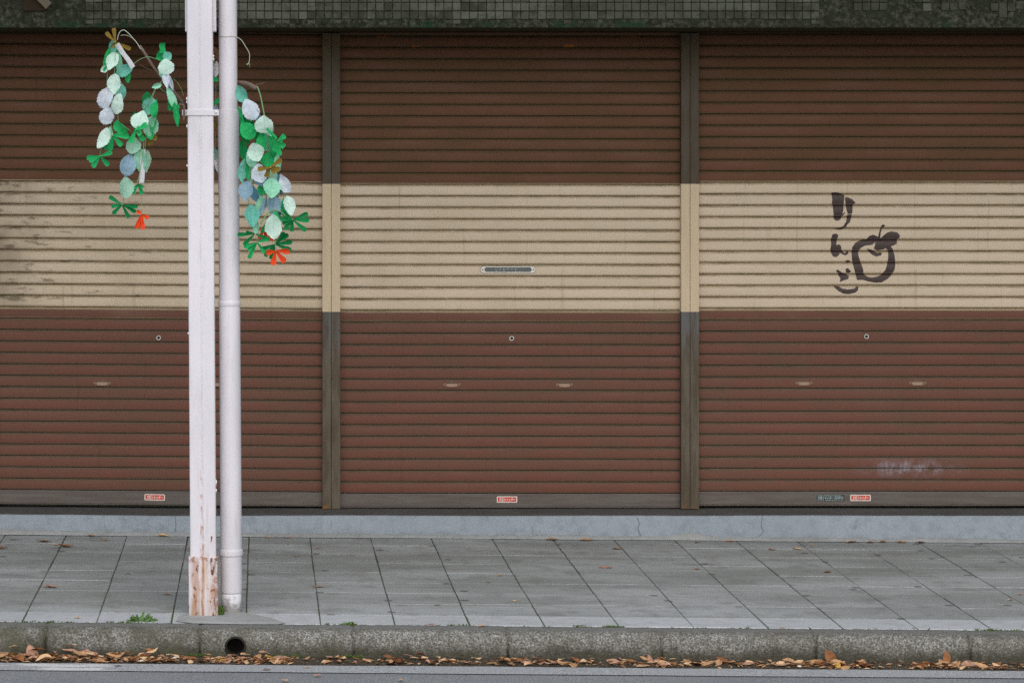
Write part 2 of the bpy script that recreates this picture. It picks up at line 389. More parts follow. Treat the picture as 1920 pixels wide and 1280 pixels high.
def pole_mat(name, rust):
    k = N(name, 0.55, 0.35); p = k.pos(); x, y, z = k.xyz(p)
    a = k.noise(k.map(p, (3, 3, 1)), 2.0, 4, 0.6); g = k.noise(p, 240, 2, 0.5)
    c = k.mix(k.ramp(a, 0.35, 0.7), srgb(220, 216, 221), srgb(208, 205, 209))
    c = k.mix(k.ramp(g, 0.3, 0.7, 0, 0.10), c, srgb(150, 148, 156))
    d = k.noise(k.map(p, (40, 40, 5)), 1.4, 5, 0.6)
    c = k.mix(k.ramp(d, 0.54, 0.78, 0, 0.35), c, srgb(172, 166, 162))
    ch = k.noise(k.map(p, (1, 1, 0.6)), 30, 5, 0.7); c = k.mix(k.ramp(ch, 0.70, 0.74, 0, 0.6), c, srgb(150, 144, 140))
    if rust:
        e = 0.02 if rust == 2 else 0.0
        lo = k.ramp(z, 0.95, 0.02, 0, 1, False)
        lo2 = k.ramp(z, 0.34 + 2 * e, 0.05, 0, 1, False)
        st = k.noise(k.map(p, (34, 34, 2.2)), 1.2, 4, 0.55)
        c = k.mix(k.mul(lo2, k.ramp(st, 0.46 - e, 0.64 - e, 0, 0.9)), c, srgb(190, 158, 128))
        if rust == 2:
            u = k.add(x, k.add(k.mul(z, 0.0062), 0.2376))
            vs = k.noise(k.map(p, (22, 22, 3.0)), 1.3, 4, 0.6); vf = k.noise(p, 30, 5, 0.65)
            u = k.add(u, k.mul(k.math('SUBTRACT', k.noise(k.map(p, (60, 60, 14)), 1.0, 4, 0.65), 0.5), 0.035))
            b1 = k.mul(k.ramp(k.math('ABSOLUTE', k.add(u, 0.032)), 0.026, 0.004, 0, 1), k.ramp(vs, 0.38, 0.62, 0.12, 0.62))
            b2 = k.mul(k.ramp(k.math('ABSOLUTE', k.math('SUBTRACT', u, 0.010)), 0.022, 0.002, 0, 1), k.ramp(vs, 0.38, 0.62, 0.1, 0.6))
            b3 = k.mul(k.ramp(u, 0.018, 0.054, 0, 1), k.ramp(vf, 0.40, 0.60, 0.1, 0.85))
            chip = k.mul(k.ramp(k.math('ABSOLUTE', k.math('SUBTRACT', k.math('ABSOLUTE', k.math('SUBTRACT', u, 0.004)), 0.036)), 0.014, 0.004, 0, 1), k.ramp(k.noise(k.map(p, (1, 1, 0.5)), 60, 4, 0.6), 0.54, 0.60, 0, 1))
            c = k.mix(b1, c, srgb(168, 116, 78)); c = k.mix(b2, c, srgb(196, 160, 126)); c = k.mix(b3, c, srgb(152, 102, 68)); c = k.mix(chip, c, srgb(104, 62, 40))
            c = k.mix(k.mul(k.ramp(z, 0.10, 0.0, 0, 1), k.ramp(vs, 0.35, 0.6, 0.1, 0.5)), c, srgb(140, 120, 98))
            c = k.mix(k.mul(k.ramp(z, 0.215, 0.245, 0, 1), k.ramp(vf, 0.44, 0.56, 0, 0.8)), c, srgb(140, 92, 62))
        st2 = k.noise(k.map(p, (60, 60, 3.0), (3, 1, 0)), 1.1, 4, 0.6)
        c = k.mix(k.mul(lo2, k.ramp(st2, 0.54 - e, 0.68 - e, 0, 0.8)), c, srgb(158, 108, 72))
        sp = k.noise(k.map(p, (1, 1, 0.55)), 42, 5, 0.65)
        thr = k.ramp(lo, 0.25, 1.0, 0.80, 0.615 - e * .4)
        c = k.mix(k.ramp(k.math('SUBTRACT', sp, thr), -0.045, 0.0, 0, 0.6), c, srgb(176, 120, 84))
        c = k.mix(k.ramp(k.math('SUBTRACT', sp, thr), 0.0, 0.03, 0, 1), c, srgb(96, 58, 36))
        seam = k.mul(k.ramp(k.math('ABSOLUTE', k.math('SUBTRACT', k.add(x, k.mul(z, 0.0062)), -0.2415)), 0.010, 0.003, 0, 1),
                     k.mul(k.ramp(z, 0.85, 0.3, 0, 1), k.ramp(k.noise(k.map(p, (60, 60, 16)), 1.5, 5, 0.7), 0.48, 0.62, 0, 0.9)))
        c = k.mix(seam, c, srgb(170, 120, 86))
        k.bump(sp, 0.25, 0.003)
    else:
        k.bump(g, 0.12, 0.001)
    k.base(c); return k.m
M['pole'] = pole_mat('white_pole_paint', True)
M['sleeve'] = pole_mat('rusty_pole_foot', 2)
M['pipe'] = pole_mat('white_pipe_paint', False)
def pipe_base_mat():
    k = N('pipe_foot_paint', 0.7, 0.2); p = k.pos(); z = k.xyz(p)[2]
    a = k.noise(p, 26, 5, 0.65)
    c = k.mix(k.ramp(k.add(k.mul(z, 6), a), 0.62, 0.95), srgb(150, 146, 142), srgb(222, 222, 226))
    k.base(c); k.bump(a, 0.2, 0.003); return k.m
M['pipe_foot'] = pipe_base_mat()
def plain(name, c, rough=0.6, metal=0.0, spec=0.4, var=0.25):
    k = N(name, rough, spec); p = k.pos(); a = k.noise(p, 90, 4, 0.6)
    k.base(k.mix(k.ramp(a, 0.35, 0.7, 0, var), c, tuple(v * 0.55 for v in c)))
    k.b.inputs['Metallic'].default_value = metal; return k.m
M['steel'] = plain('brushed_steel', srgb(205, 203, 196), 0.35, 0.9)
M['bronze'] = plain('bronze_handle', srgb(132, 102, 82), 0.5, 0.1); M['bronze_flap'] = plain('bronze_flap', srgb(150, 122, 98), 0.5, 0.1)
M['dark'] = plain('dark_void', srgb(44, 40, 36), 0.8)
M['flap'] = plain('letter_flap', srgb(96, 102, 100), 0.4, 0.3)
M['mark_pale'] = plain('worn_pale_letters', srgb(196, 202, 200), 0.6)
M['sticker_red'] = plain('sticker_red', srgb(200, 66, 44), 0.5)
M['sticker_white'] = plain('sticker_white', srgb(226, 214, 204), 0.5, var=0.12)
M['sticker_black'] = plain('sticker_black', srgb(50, 58, 58), 0.5)
M['sticker_pale'] = plain('sticker_pale_print', srgb(176, 196, 194), 0.5, var=0.4)
M['ink'] = plain('dark_brown_brush_paint', srgb(68, 52, 46), 0.45, var=0.5)
M['wood'] = plain('grey_brown_strut', srgb(122, 112, 92), 0.8)
M['rust_patch'] = plain('rust_brown_plate', srgb(62, 48, 32), 0.9)
def paper(name, c, back=None):
    k = N(name, 0.75, 0.2); o = k.obj(); p = k.pos()
    a = k.noise(p, 60, 4, 0.65); r = k.rand(); cr = k.noise(k.map(p, (1, 1, 1)), 95, 2, 0.5)
    d = back or tuple(v * 0.72 for v in c)
    ox, oy, oz = k.xyz(o); ax = k.math('ABSOLUTE', ox)
    vein = k.math('SINE', k.mul(k.math('SUBTRACT', oz, k.mul(ax, 0.9)), 42.0))
    mid = k.ramp(ax, 0.030, 0.008, 0, 1)
    cc = k.mix(k.add(k.ramp(a, 0.35, 0.7, 0, 0.7), k.mul(r, 0.3)), c, d)
    cc = k.mix(k.mul(k.ramp(vein, 0.2, 1.0, 0, 1), 0.03), cc, tuple(v * 0.6 for v in d)); cc = k.mix(k.mul(mid, 0.35), cc, tuple(v * 0.5 for v in d))
    k.base(cc); k.bump(k.add(k.add(k.mul(cr, 0.7), a), k.mul(vein, 0.03)), 0.5, 0.005)
    tl = k.n('ShaderNodeBsdfTranslucent'); k.setv(tl.inputs[0], c)
    mx = k.n('ShaderNodeMixShader'); mx.inputs[0].default_value = 0.32
    out = [q for q in k.t.nodes if q.type == 'OUTPUT_MATERIAL'][0]
    k.link(k.b.outputs[0], mx.inputs[1]); k.link(tl.outputs[0], mx.inputs[2]); k.link(mx.outputs[0], out.inputs[0])
    return k.m
PAP = {
 'mintw': paper('paper_pale_mint', srgb(226, 248, 236), srgb(208, 241, 224)),
 'mint': paper('paper_mint', srgb(174, 232, 202), srgb(138, 216, 178)),
 'teal': paper('paper_teal', srgb(128, 205, 186), srgb(96, 180, 160)),
 'sage': paper('paper_sage', srgb(170, 212, 188), srgb(138, 188, 162)),
 'green': paper('paper_green', srgb(48, 190, 110), srgb(30, 156, 86)),
 'dgreen': paper('paper_deep_green', srgb(30, 150, 84), srgb(20, 118, 64)),
 'lblue': paper('paper_pale_blue', srgb(228, 234, 241), srgb(206, 220, 231)),
 'blue': paper('paper_dusty_blue', srgb(158, 186, 200), srgb(124, 160, 180)),
 'dblue': paper('paper_deep_blue', srgb(104, 154, 174), srgb(84, 132, 156)),
 'white': paper('paper_white', srgb(226, 226, 228), srgb(200, 202, 206)),
 'olive': paper('paper_olive_gold', srgb(146, 122, 52), srgb(118, 98, 40)),
 'orange': paper('paper_orange', srgb(255, 92, 44), srgb(240, 66, 26)),
 'dry': paper('paper_dry_brown', srgb(140, 98, 76), srgb(100, 70, 52)),
}
M['stem'] = plain('green_wire_stem', srgb(120, 160, 110), 0.6)
M['twig'] = plain('brown_branch_bark', srgb(112, 96, 84), 0.8)
M['wire'] = plain('pale_wire', srgb(170, 180, 160), 0.5)
M['gold'] = plain('gold_bead', srgb(200, 160, 50), 0.4)
M['weed'] = plain('weed_leaf_green', srgb(92, 126, 66), 0.6, var=0.5)
M['moss'] = plain('kerb_moss_green', srgb(74, 98, 34), 0.9, var=0.6)
M['crumb'] = plain('gutter_crumbs', srgb(112, 98, 78), 0.9, var=0.6)
def dead(name, c, d):
    k = N(name, 0.7, 0.25); p = k.pos(); a = k.noise(p, 55, 5, 0.65); r = k.rand()
    cc = k.mix(k.add(k.ramp(a, 0.4, 0.65, 0, 0.75), k.mul(r, 0.2)), c, d)
    sp = k.noise(p, 150, 2); cc = k.mix(k.ramp(sp, 0.66, 0.74, 0, 0.6), cc, srgb(84, 52, 32))
    k.base(cc); k.bump(a, 0.4, 0.004); return k.m
DEAD = [dead('dead_leaf_tan', srgb(196, 156, 114), srgb(166, 122, 84)), dead('dead_leaf_brown', srgb(156, 106, 66), srgb(118, 76, 48)),
        dead('dead_leaf_pink_tan', srgb(190, 150, 126), srgb(154, 110, 90)), dead('dead_leaf_yellow', srgb(204, 168, 74), srgb(186, 140, 52)),
        dead('dead_leaf_pale', srgb(224, 190, 150), srgb(200, 158, 116)), dead('dead_leaf_dark', srgb(124, 78, 50), srgb(92, 56, 36))]

# ------------------------------------------------------------------ ground, road, gutter
put('ground', mesh('ground', [(-200,-200,-0.45),(200,-200,-0.45),(200,200,-0.45),(-200,200,-0.45)], [(0,1,2,3)]), M['asphalt'])['kind'] = 'structure'
RT = (0, TH, 0)
XL, XR = -9.0, 12.0
def wob_strip(name, y0, y1, z, mat, amp0=0.0, amp1=0.0, n=420):
    V, Fc = [], []
    for i in range(n + 1):
        x = XL + (XR - XL) * i / n
        a = noise.noise(Vector((x * 3, 1.7, 0))) * amp0 + noise.noise(Vector((x * 19, 4.7, 0))) * amp0 * 0.5
        b = noise.noise(Vector((x * 3, 8.7, 0))) * amp1 + noise.noise(Vector((x * 19, 2.7, 0))) * amp1 * 0.5
        V += [(x, y0 + a, z), (x, y1 + b, z)]
    for i in range(n): Fc.append((2*i, 2*i+2, 2*i+3, 2*i+1))
    o = put(name, mesh(name, V, Fc), mat, None, (0, 0, 0), RT); o['kind'] = 'structure'; return o
wob_strip('road', -12.0, 11.30, -0.104, M['asphalt'])
wob_strip('road_edge_strip', 11.045, 11.20, -0.100, M['strip'], 0.006, 0.012)
wob_strip('gutter', 11.16, 11.42, -0.1025, M['gutter'])

# pavement bed and slabs
pav = put('pavement', box_mesh('pavement_bed', XL, XR, 11.56, 14.24, -0.35, -0.0048), M['bed'], None, (0, 0, 0), RT); pav['kind'] = 'structure'
SX0, SP = 0.2360, 0.3000
def slab_mesh(nm, wx, wy): return box_mesh(nm, -wx/2, wx/2, -wy/2, wy/2, -0.05, 0.0, 0.0018, 1)
sm = slab_mesh('slab', 0.2950, 0.2982); em = slab_mesh('edge_slab', 0.2945, 0.236)
rows = [(11.572 + 0.119, em, 'edge_slab')] + [(11.815 + 0.15 + 0.3 * i, sm, 'slab') for i in range(8)]
for ci in range(-7, 15):
    for ri, (yy, mm, mk) in enumerate(rows):
        x = SX0 + SP * (ci + 0.5)
        if ri == 8 and x < -1.13: mk = 'cement'
        put('slab', mm, M[mk], pav, (x + rnd.uniform(-.0014, .0014), yy, rnd.uniform(-.0016, .0008)),
            (rnd.uniform(-.004, .004), rnd.uniform(-.003, .003), rnd.uniform(-.003, .003)))
# the rest of the paving, beyond the frame, as one joined part
bm = bmesh.new()
for ci in list(range(-30, -7)) + list(range(15, 39)):
    for ri, (yy, mm, mk) in enumerate(rows):
        x = SX0 + SP * (ci + 0.5); hy = 0.148 if ri else 0.118
        vs = [bm.verts.new(v) for v in ((x-.146,yy-hy,0),(x+.146,yy-hy,0),(x+.146,yy+hy,0),(x-.146,yy+hy,0),(x-.146,yy-hy,-.02),(x+.146,yy-hy,-.02),(x+.146,yy+hy,-.02),(x-.146,yy+hy,-.02))]
        for f in ((0,1,2,3),(0,4,5,1),(1,5,6,2),(2,6,7,3),(3,7,4,0)): bm.faces.new([vs[i] for i in f])
put('slab_field', bm_mesh('slab_field', bm), M['slab'], pav)['kind'] = 'stuff'
# mortar fillet at the foot of the step
V, Fc = [], []
n = 500
for i in range(n + 1):
    x = XL + (XR - XL) * i / n
    wv = 0.045 + 0.018 * noise.noise(Vector((x * 2.2, 0, 3))) + 0.01 * noise.noise(Vector((x * 15, 0, 3)))
    hh = 0.016 + 0.007 * noise.noise(Vector((x * 3.1, 5, 3)))
    hh += 0.022 * max(0, 1 - abs(x - 2.12) / 0.13) + 0.012 * max(0, 1 - abs(x + 1.2) / 0.3)
    V += [(x, 14.225 - wv, 0.0022), (x, 14.205, hh), (x, 14.23, hh)]
for i in range(n):
    a = 3 * i; Fc += [(a, a+3, a+4, a+1), (a+1, a+4, a+5, a+2)]
put('mortar_fillet', mesh('mortar_fillet', V, Fc, True), M['cement'], pav)
# cement patch round the foot of pole and pipe
out = [(330,1166),(334,1157),(352,1154),(360,1151),(395,1148),(430,1147),(462,1150),(486,1154),(506,1158),(520,1163),(535,1168),(520,1170.5),(450,1171),(360,1170)]
pts = []
for a, b in out:
    Y = gY(b); pts.append(((a - PX) / F * Y, Y))
cx = sum(p[0] for p in pts) / len(pts); cy = sum(p[1] for p in pts) / len(pts)
V = [(x, y, 0.0025) for x, y in pts] + [(cx + (x-cx)*.82, cy + (y-cy)*.82, 0.008) for x, y in pts]
L = len(pts)
put('cement_patch', mesh('cement_patch', V, [tuple(range(2*L-1, L-1, -1))] + [(i, i+L, (i+1)%L+L, (i+1)%L) for i in range(L)]), M['cement'], pav)

# kerb stones
kerb = put('kerb', box_mesh('kerb_core', XL, XR, 11.535, 11.558, -0.35, -0.02), M['bed'], None, (0, 0, 0), RT); kerb['kind'] = 'structure'
KX0, KP = -0.857, 0.6110
prof = [(11.568, -0.03), (11.568, -0.002), (11.545, 0.0)] + [(11.52 - 0.02*i, 0.0 - 0.0004*i) for i in range(4)]
prof += [(11.447, -0.002), (11.434, -0.006), (11.424, -0.013), (11.417, -0.022)] + [(11.414 - 0.002*i, -0.033 - 0.012*i) for i in range(8)]
def kerb_stone(idx):
    L = KP - 0.007; nx = 76
    V, Fc = [], []
    seed = idx * 13.7
    for i in range(nx + 1):
        x = L * i / nx
        e = min(x, L - x)
        for j, (y, z) in enumerate(prof):
            q = Vector((x * 30 + seed, y * 30, z * 30)); d = noise.noise(q) * 0.0022 + noise.noise(q * 3.1) * 0.0016
            ch = 0.012 * max(0, 1 - e / 0.02) ** 2 * (0.5 + 0.7 * noise.noise(Vector((seed + (0 if x < L/2 else 9), j * 0.5, 2))))
            fr = 1.0 if 5 <= j else 0.2
            V.append((x, y + (d + ch) * fr, z + d * 0.5 - ch * 0.4 * (1 if j < 11 else 0)))
    m = len(prof)
    for i in range(nx):
        for j in range(m - 1): Fc.append((i*m+j, (i+1)*m+j, (i+1)*m+j+1, i*m+j+1))
    for i in (0, nx):
        V.append((L * i / nx, 11.56, -0.117)); c = len(V) - 1
        for j in range(m - 1): Fc.append((c, i*m+j, i*m+j+1) if i == 0 else (c, i*m+j+1, i*m+j))
    me = mesh('kerb_stone', V, [f if len(f) == 3 else f for f in Fc], True); return me
for i in range(-5, 12):
    put('joint_mortar', box_mesh('joint_mortar', -0.008, 0.008, 11.424, 11.56, -0.13, -0.0045, 0.004, 2), M['kerb'], kerb, (KX0 + KP * i, rnd.uniform(-.004, .004), 0))
for i in range(-5, 11):
    x0 = KX0 + KP * i + 0.0035
    if i == 1:
        continue
    put('kerb_stone', kerb_stone(i), M['kerb'], kerb, (x0, rnd.uniform(-.003, .003), rnd.uniform(-.002, .002)))
# the stone with the drain hole: the hole is cut through its front face
x0 = KX0 + KP + 0.0035
me = kerb_stone(1)
HX, HZ, HR = (441.5 - PX) / 474.0 - x0, CH - (1213 - PY) / 474.0 - 0.0008, 0.0368
bm = bmesh.new(); bm.from_mesh(me)
cut = lambda v: math.hypot(v.x - HX, v.z - HZ)
bmesh.ops.recalc_face_normals(bm, faces=list(bm.faces))
# snap: remove front-face quads whose centre lies in the hole, then pull the rim onto a circle
kill = [f for f in bm.faces if f.calc_center_median().y < 11.43 and cut(f.calc_center_median()) < HR]
bmesh.ops.delete(bm, geom=kill, context='FACES')
for v in bm.verts:
    if v.co.y < 11.43:
        d = cut(v.co)
        if d < HR * 1.30 and any(e.is_boundary for e in v.link_edges):
            v.co.x = HX + (v.co.x - HX) * HR / d; v.co.z = HZ + (v.co.z - HZ) * HR / d
bm.to_mesh(me); bm.free()
ks = put('kerb_stone', me, M['kerb'], kerb, (x0, 0, 0))
tb = []
for j, yy in enumerate((11.392, 11.50)):
    tb.append((HX, yy, HZ))
V, Fc = [], []
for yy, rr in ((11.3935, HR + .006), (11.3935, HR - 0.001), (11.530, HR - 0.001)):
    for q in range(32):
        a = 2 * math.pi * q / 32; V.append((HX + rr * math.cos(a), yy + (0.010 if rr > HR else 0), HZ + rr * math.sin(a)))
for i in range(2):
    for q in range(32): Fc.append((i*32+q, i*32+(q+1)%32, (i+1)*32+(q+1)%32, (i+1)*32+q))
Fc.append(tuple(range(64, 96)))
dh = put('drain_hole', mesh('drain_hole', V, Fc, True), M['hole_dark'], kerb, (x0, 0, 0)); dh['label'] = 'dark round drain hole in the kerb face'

# ------------------------------------------------------------------ building front
YS = 14.52                                              # plane of the shutter curtains
YB = 13.9                                               # face of the lintel
bld = tag(empty('shop_building', (0, 14.3, 0)), 'shop front with mossy tiled lintel, guide posts and blue-grey step around three shutters', 'building')
def child(name, m, mat, parent=bld, loc=(0, 0, 0), rot=(0, 0, 0)):
    o = put(name, m, mat, parent, loc, rot)
    if parent is bld: o.location = Vector(loc) - bld.location
    return o
# step: slightly uneven front face and top
V, Fc = [], []
n = 420
for i in range(n + 1):
    x = XL + (XR - XL) * i / n
    t = 0.1005 + 0.0025 * noise.noise(Vector((x * 1.3, 0, 0))) + 0.0012 * noise.noise(Vector((x * 9, 0, 0)))
    t -= 0.004 * max(0, min(1, (-0.4 - x) / 1.0)) * -1.6
    f = 14.222 + 0.004 * noise.noise(Vector((x * 2.5, 7, 0)))
    V += [(x, f - 0.002, -0.2), (x, f, t - 0.012), (x, f + 0.004, t - 0.003), (x, f + 0.013, t), (x, 14.62, t)]
for i in range(n):
    a = 5 * i
    for j in range(3): Fc.append((a+j, a+5+j, a+6+j, a+1+j))
sf = len(Fc)
step_m = mesh('step', V, Fc, True)
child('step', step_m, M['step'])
V2, F2 = [], []
for i in range(n + 1):
    V2 += [V[5*i+3], V[5*i+4]]
F2 = [(2*i, 2*i+2, 2*i+3, 2*i+1) for i in range(n)]
child('step_top', mesh('step_top', V2, F2), M['step_top'])
# cracks in the step face
def crack(pts):
    return tube_mesh('crack', [P(a, b, 14.2195) for a, b in pts], 0.0007, 4)
for pts in ([(1195,969),(1199,982),(1196,990),(1201,1003)], [(1430,965),(1427,985),(1432,995),(1424,1005)], [(328,967),(330,985),(328,998)]):
    child('crack', crack(pts), M['dark'])

# lintel
zb = P(0, 52, YB).z
bm = bmesh.new()
nx, nz = 760, 26
gx0, gx1 = -1.75, 4.6
grid = []
for j in range(nz + 1):
    row = []
    for i in range(nx + 1):
        x = gx0 + (gx1 - gx0) * i / nx; z = zb + 0.30 * (j / nz)
        d = noise.noise(Vector((x * 22, z * 22, 0))) * 0.004 + noise.noise(Vector((x * 60, z * 60, 3))) * 0.003
        if j == 0: z += noise.noise(Vector((x * 18, 0, 9))) * 0.0025; d = d * 0.4 + 0.003
        row.append(bm.verts.new((x, YB + d, z)))
    grid.append(row)
for j in range(nz):
    for i in range(nx): bm.faces.new((grid[j][i], grid[j][i+1], grid[j+1][i+1], grid[j+1][i]))
def bxb(x0, x1, y0, y1, z0, z1):
    vs = [bm.verts.new(v) for v in ((x0,y0,z0),(x1,y0,z0),(x1,y1,z0),(x0,y1,z0),(x0,y0,z1),(x1,y0,z1),(x1,y1,z1),(x0,y1,z1))]
    for f in ((0,3,2,1),(4,5,6,7),(0,1,5,4),(1,2,6,5),(2,3,7,6),(3,0,4,7)): bm.faces.new([vs[i] for i in f])
bxb(XL, XR, YB + 0.012, 14.60, zb + 0.001, 3.4)
for f in bm.faces: f.smooth = True
lintel = child('lintel', bm_mesh('lintel', bm), M['moss_concrete'])
lintel['label'] = 'dark mossy concrete lintel faced with small square tiles'
tp = 16.0 / F * YB
tmesh = box_mesh('tile', -tp/2 + .0014, tp/2 - .0014, -0.009, 0.012, -tp/2 + .0014, tp/2 - .0014, 0.0016, 1)
lw = lintel.matrix_parent_inverse
def tile(pxc, pyc, sy=1.0, mt='tile'):
    v = P(pxc, pyc, YB) - bld.location - lintel.location
    put('tile', tmesh, M[mt], lintel, (v.x, v.y + rnd.uniform(-.001, .0015), v.z), (rnd.uniform(-.03, .03), 0, rnd.uniform(-.03, .03)), (1, 1, sy))
ntile = 0
for c in range(86):
    px = 168 + 16 * c
    for r, py in enumerate((-3, 13, 29)):
        q_ = noise.noise(Vector((px * 0.021, r * .7, 1.3))) + rnd.uniform(-.12, .12)
        tile(px, py, 1.0 if r < 2 else rnd.uniform(.86, 1.0), 'tile_dirty' if q_ > (0.30 if r < 2 else 0.06) else 'tile')
    rag = noise.noise(Vector((px * 0.013, 3.3, 0)))
for px in (168, 184, 520, 536, 584, 632, 840, 856, 1064, 1528):
    tile(px, 41.5, 0.5, 'tile_dirty')
for px, py in ((1608,-3),(1624,-3),(1640,-3),(1656,-3),(1608,13),(1624,13),(1640,13),(1656,13),(1720,-3),(1736,-3),(1738,14),(1772,13),(1788,13),(1804,11),(1864,14),(1880,12),(1896,14),(1880,26),(1912,10)):
    tile(px, py, 1.0, 'tile' if px == 1738 else 'tile_dirty')
bm = bmesh.new()
for c in range(120):
    for r in range(5):
        v = P(72 + 16 * c, -19 - 16 * r, YB)
        bxb(v.x - tp/2 + .0016, v.x + tp/2 - .0016, YB - .004, YB + .013, v.z - tp/2 + .0016, v.z + tp/2 - .0016)
ft = child('tile_field', bm_mesh('tile_field', bm), M['tile']); ft['kind'] = 'stuff'
# shutter boxes and walls either side (outside the frame), wall above
child('shutter_box', box_mesh('shutter_box', P(-14,0,YS).x, P(1940,0,YS).x, 14.53, 14.60, 2.46, zb, 0), M['dark'])
child('wall', box_mesh('wall_a', XL, P(-18, 0, 14.47).x, 14.46, 14.60, 0.09, zb + 0.002, 0.004), M['wall'])
child('wall', box_mesh('wall_b', P(1942, 0, 14.47).x, XR, 14.46, 14.60, 0.09, zb + 0.002, 0.004), M['wall'])
child('back_wall', box_mesh('back_wall', XL, XR, 14.605, 14.8, -0.3, 6.0), M['wall'])
child('upper_wall', box_mesh('upper_wall', XL, XR, 14.05, 14.604, 3.401, 6.0), M['wall'])
# guide posts: two channels each
for (a, b) in ((604.5, 638), (1277.2, 1310.8)):
    s = P((a + b) / 2, 0, 14.47)
    gp = empty('guide_post', (s.x - bld.location.x, 14.47 - bld.location.y, 0.1035), (0, 0, 0), bld)
    hw = (b - a) / 2 / F * 14.47
    for sgn in (-1, 1):
        q0, q1 = sorted((sgn * 0.0009, sgn * hw))
        put('channel', box_mesh('channel', q0, q1, 0, 0.12, 0, zb - 0.1055, 0.0015, 2), M['post'], gp)
    # hooked lips that hold the curtain
# ------------------------------------------------------------------ shutters
PITCH = 21.42 / F * YS
prf = [(0.0000, 0.0075), (0.0008, 0.0070), (0.0022, -0.0008), (0.0042, -0.0022), (0.0068, -0.0018), (0.0084, -0.0030), (0.0180, -0.0039),
       (0.0270, -0.0042), (0.0360, -0.0039), (0.0445, -0.0030), (0.0458, -0.0018), (0.0496, -0.0012), (0.0548, 0.0034), (PITCH, 0.0075)]
def prof_y(z):
    z = z % PITCH
    for (a, ya), (b, yb) in zip(prf, prf[1:]):
        if a <= z <= b: return ya + (yb - ya) * (z - a) / (b - a)
    return 0.0075
SW = 1.742
nsx = 36
V, Fc = [], []
for i in range(nsx + 1):
    x = -SW/2 + SW * i / nsx
    for z, y in prf:
        V.append((x, y + 0.0005 * noise.noise(Vector((x * 2.1, z * 15, 0))), z))
m_ = len(prf)
for i in range(nsx):
    for j in range(m_ - 1): Fc.append((i*m_+j, (i+1)*m_+j, (i+1)*m_+j+1, i*m_+j+1))
slat_m = mesh('slat', V, Fc, False)
NS, NBE, NLOW = 41, 11, 16
ring_m = lathe_mesh('lock_ring', [(0.0068, 0.0), (0.0068, 0.005), (0.0080, 0.0068), (0.0118, 0.0068), (0.0130, 0.005), (0.0130, 0.0)], 24)
core_m = lathe_mesh('lock_core', [(0.0069, 0.0026), (0.0008, 0.0036)], 20)
def handle_mesh():
    bm = bmesh.new()
    Lh, Hh = 0.046, 0.0125; vo, vi, vb = [], [], []
    for q in range(28):
        a = 2 * math.pi * q / 28; c, s = math.cos(a), math.sin(a)
        vo.append(bm.verts.new((Lh * c * (0.9 + 0.1*abs(c)), 0.0, Hh * s * (0.95 if abs(c) < .8 else .55) )))
        vi.append(bm.verts.new((Lh * 0.93 * c, -0.0035, Hh * 0.86 * s)))
        vb.append(bm.verts.new((max(-1, min(1, c*1.25)) * Lh * 0.66, -0.0035, Hh * 0.62 * (s if s < 0 else min(s, 0.45)))))
    for q in range(28):
        r = (q + 1) % 28
        bm.faces.new((vo[q], vo[r], vi[r], vi[q])); bm.faces.new((vi[q], vi[r], vb[r], vb[q]))
    m = bm_mesh('handle_plate', bm); return m
hplate = handle_mesh()
hcup = mesh('handle_cup', [(-0.030,-0.0030,0.0050),(0.030,-0.0030,0.0050),(0.024,-0.0050,-0.0088),(-0.024,-0.0050,-0.0088),(0.0,-0.0062,-0.0100),
                            (-0.030,0.0010,0.0050),(0.030,0.0010,0.0050)],
            [(0,3,4),(0,4,1),(1,4,2),(0,1,6,5)])
hslit = mesh('handle_slit', [(-0.031,-0.0041,0.0052),(0.031,-0.0041,0.0052),(0.030,-0.0041,0.0078),(-0.030,-0.0041,0.0078)], [(0,1,2,3)])
def rrect(w, h, r, n=5):
    out = []
    for cx, cy, a0 in ((w/2-r, h/2-r, 0), (-w/2+r, h/2-r, 90), (-w/2+r, -h/2+r, 180), (w/2-r, -h/2+r, 270)):
        for i in range(n + 1):
            a = R(a0 + 90 * i / n); out.append((cx + r * math.cos(a), cy + r * math.sin(a)))
    return out
def plate_mesh(name, w, h, r, t):
    p = rrect(w, h, r); L = len(p)
    V = [(x, -t, z) for x, z in p] + [(x, 0, z) for x, z in p]
    return mesh(name, V, [tuple(range(L))[::-1]] + [(i, (i+1) % L, (i+1) % L + L, i + L) for i in range(L)])
def text_mesh(body, size, width=None, shear=0.0, bold=0.0):
    cu = bpy.data.curves.new('lettering', 'FONT'); cu.body = body; cu.size = size; cu.align_x = 'CENTER'; cu.align_y = 'CENTER'
    cu.shear = shear; cu.offset = bold; cu.resolution_u = 2
    ob = bpy.data.objects.new('lettering_tmp', cu); C.objects.link(ob)
    bpy.context.view_layer.update()
    m = bpy.data.meshes.new_from_object(ob.evaluated_get(bpy.context.evaluated_depsgraph_get()))
    bpy.data.objects.remove(ob)
    m.name = 'lettering'
    if len(m.vertices) and width:
        xs = [v.co.x for v in m.vertices]; k = width / (max(xs) - min(xs)); mid = (max(xs) + min(xs)) / 2
        ys = [v.co.y for v in m.vertices]; my = (max(ys) + min(ys)) / 2
        for v in m.vertices: v.co.x = (v.co.x - mid) * k; v.co.y -= my
    return m
stick_text = text_mesh('文化シャッター', 0.0195, 0.083, 0.25, 0.0006)
plate_text2 = text_mesh('文化シャッター', 0.016, 0.080, 0.2, 0.0004)
print('sticker glyph verts', len(stick_text.vertices))
st_w = plate_mesh('sticker_border', 0.1035, 0.0315, 0.005, 0.0006)
st_r = plate_mesh('sticker_field', 0.0930, 0.0225, 0.002, 0.0009)
stick_rot = (R(90), 0, 0)

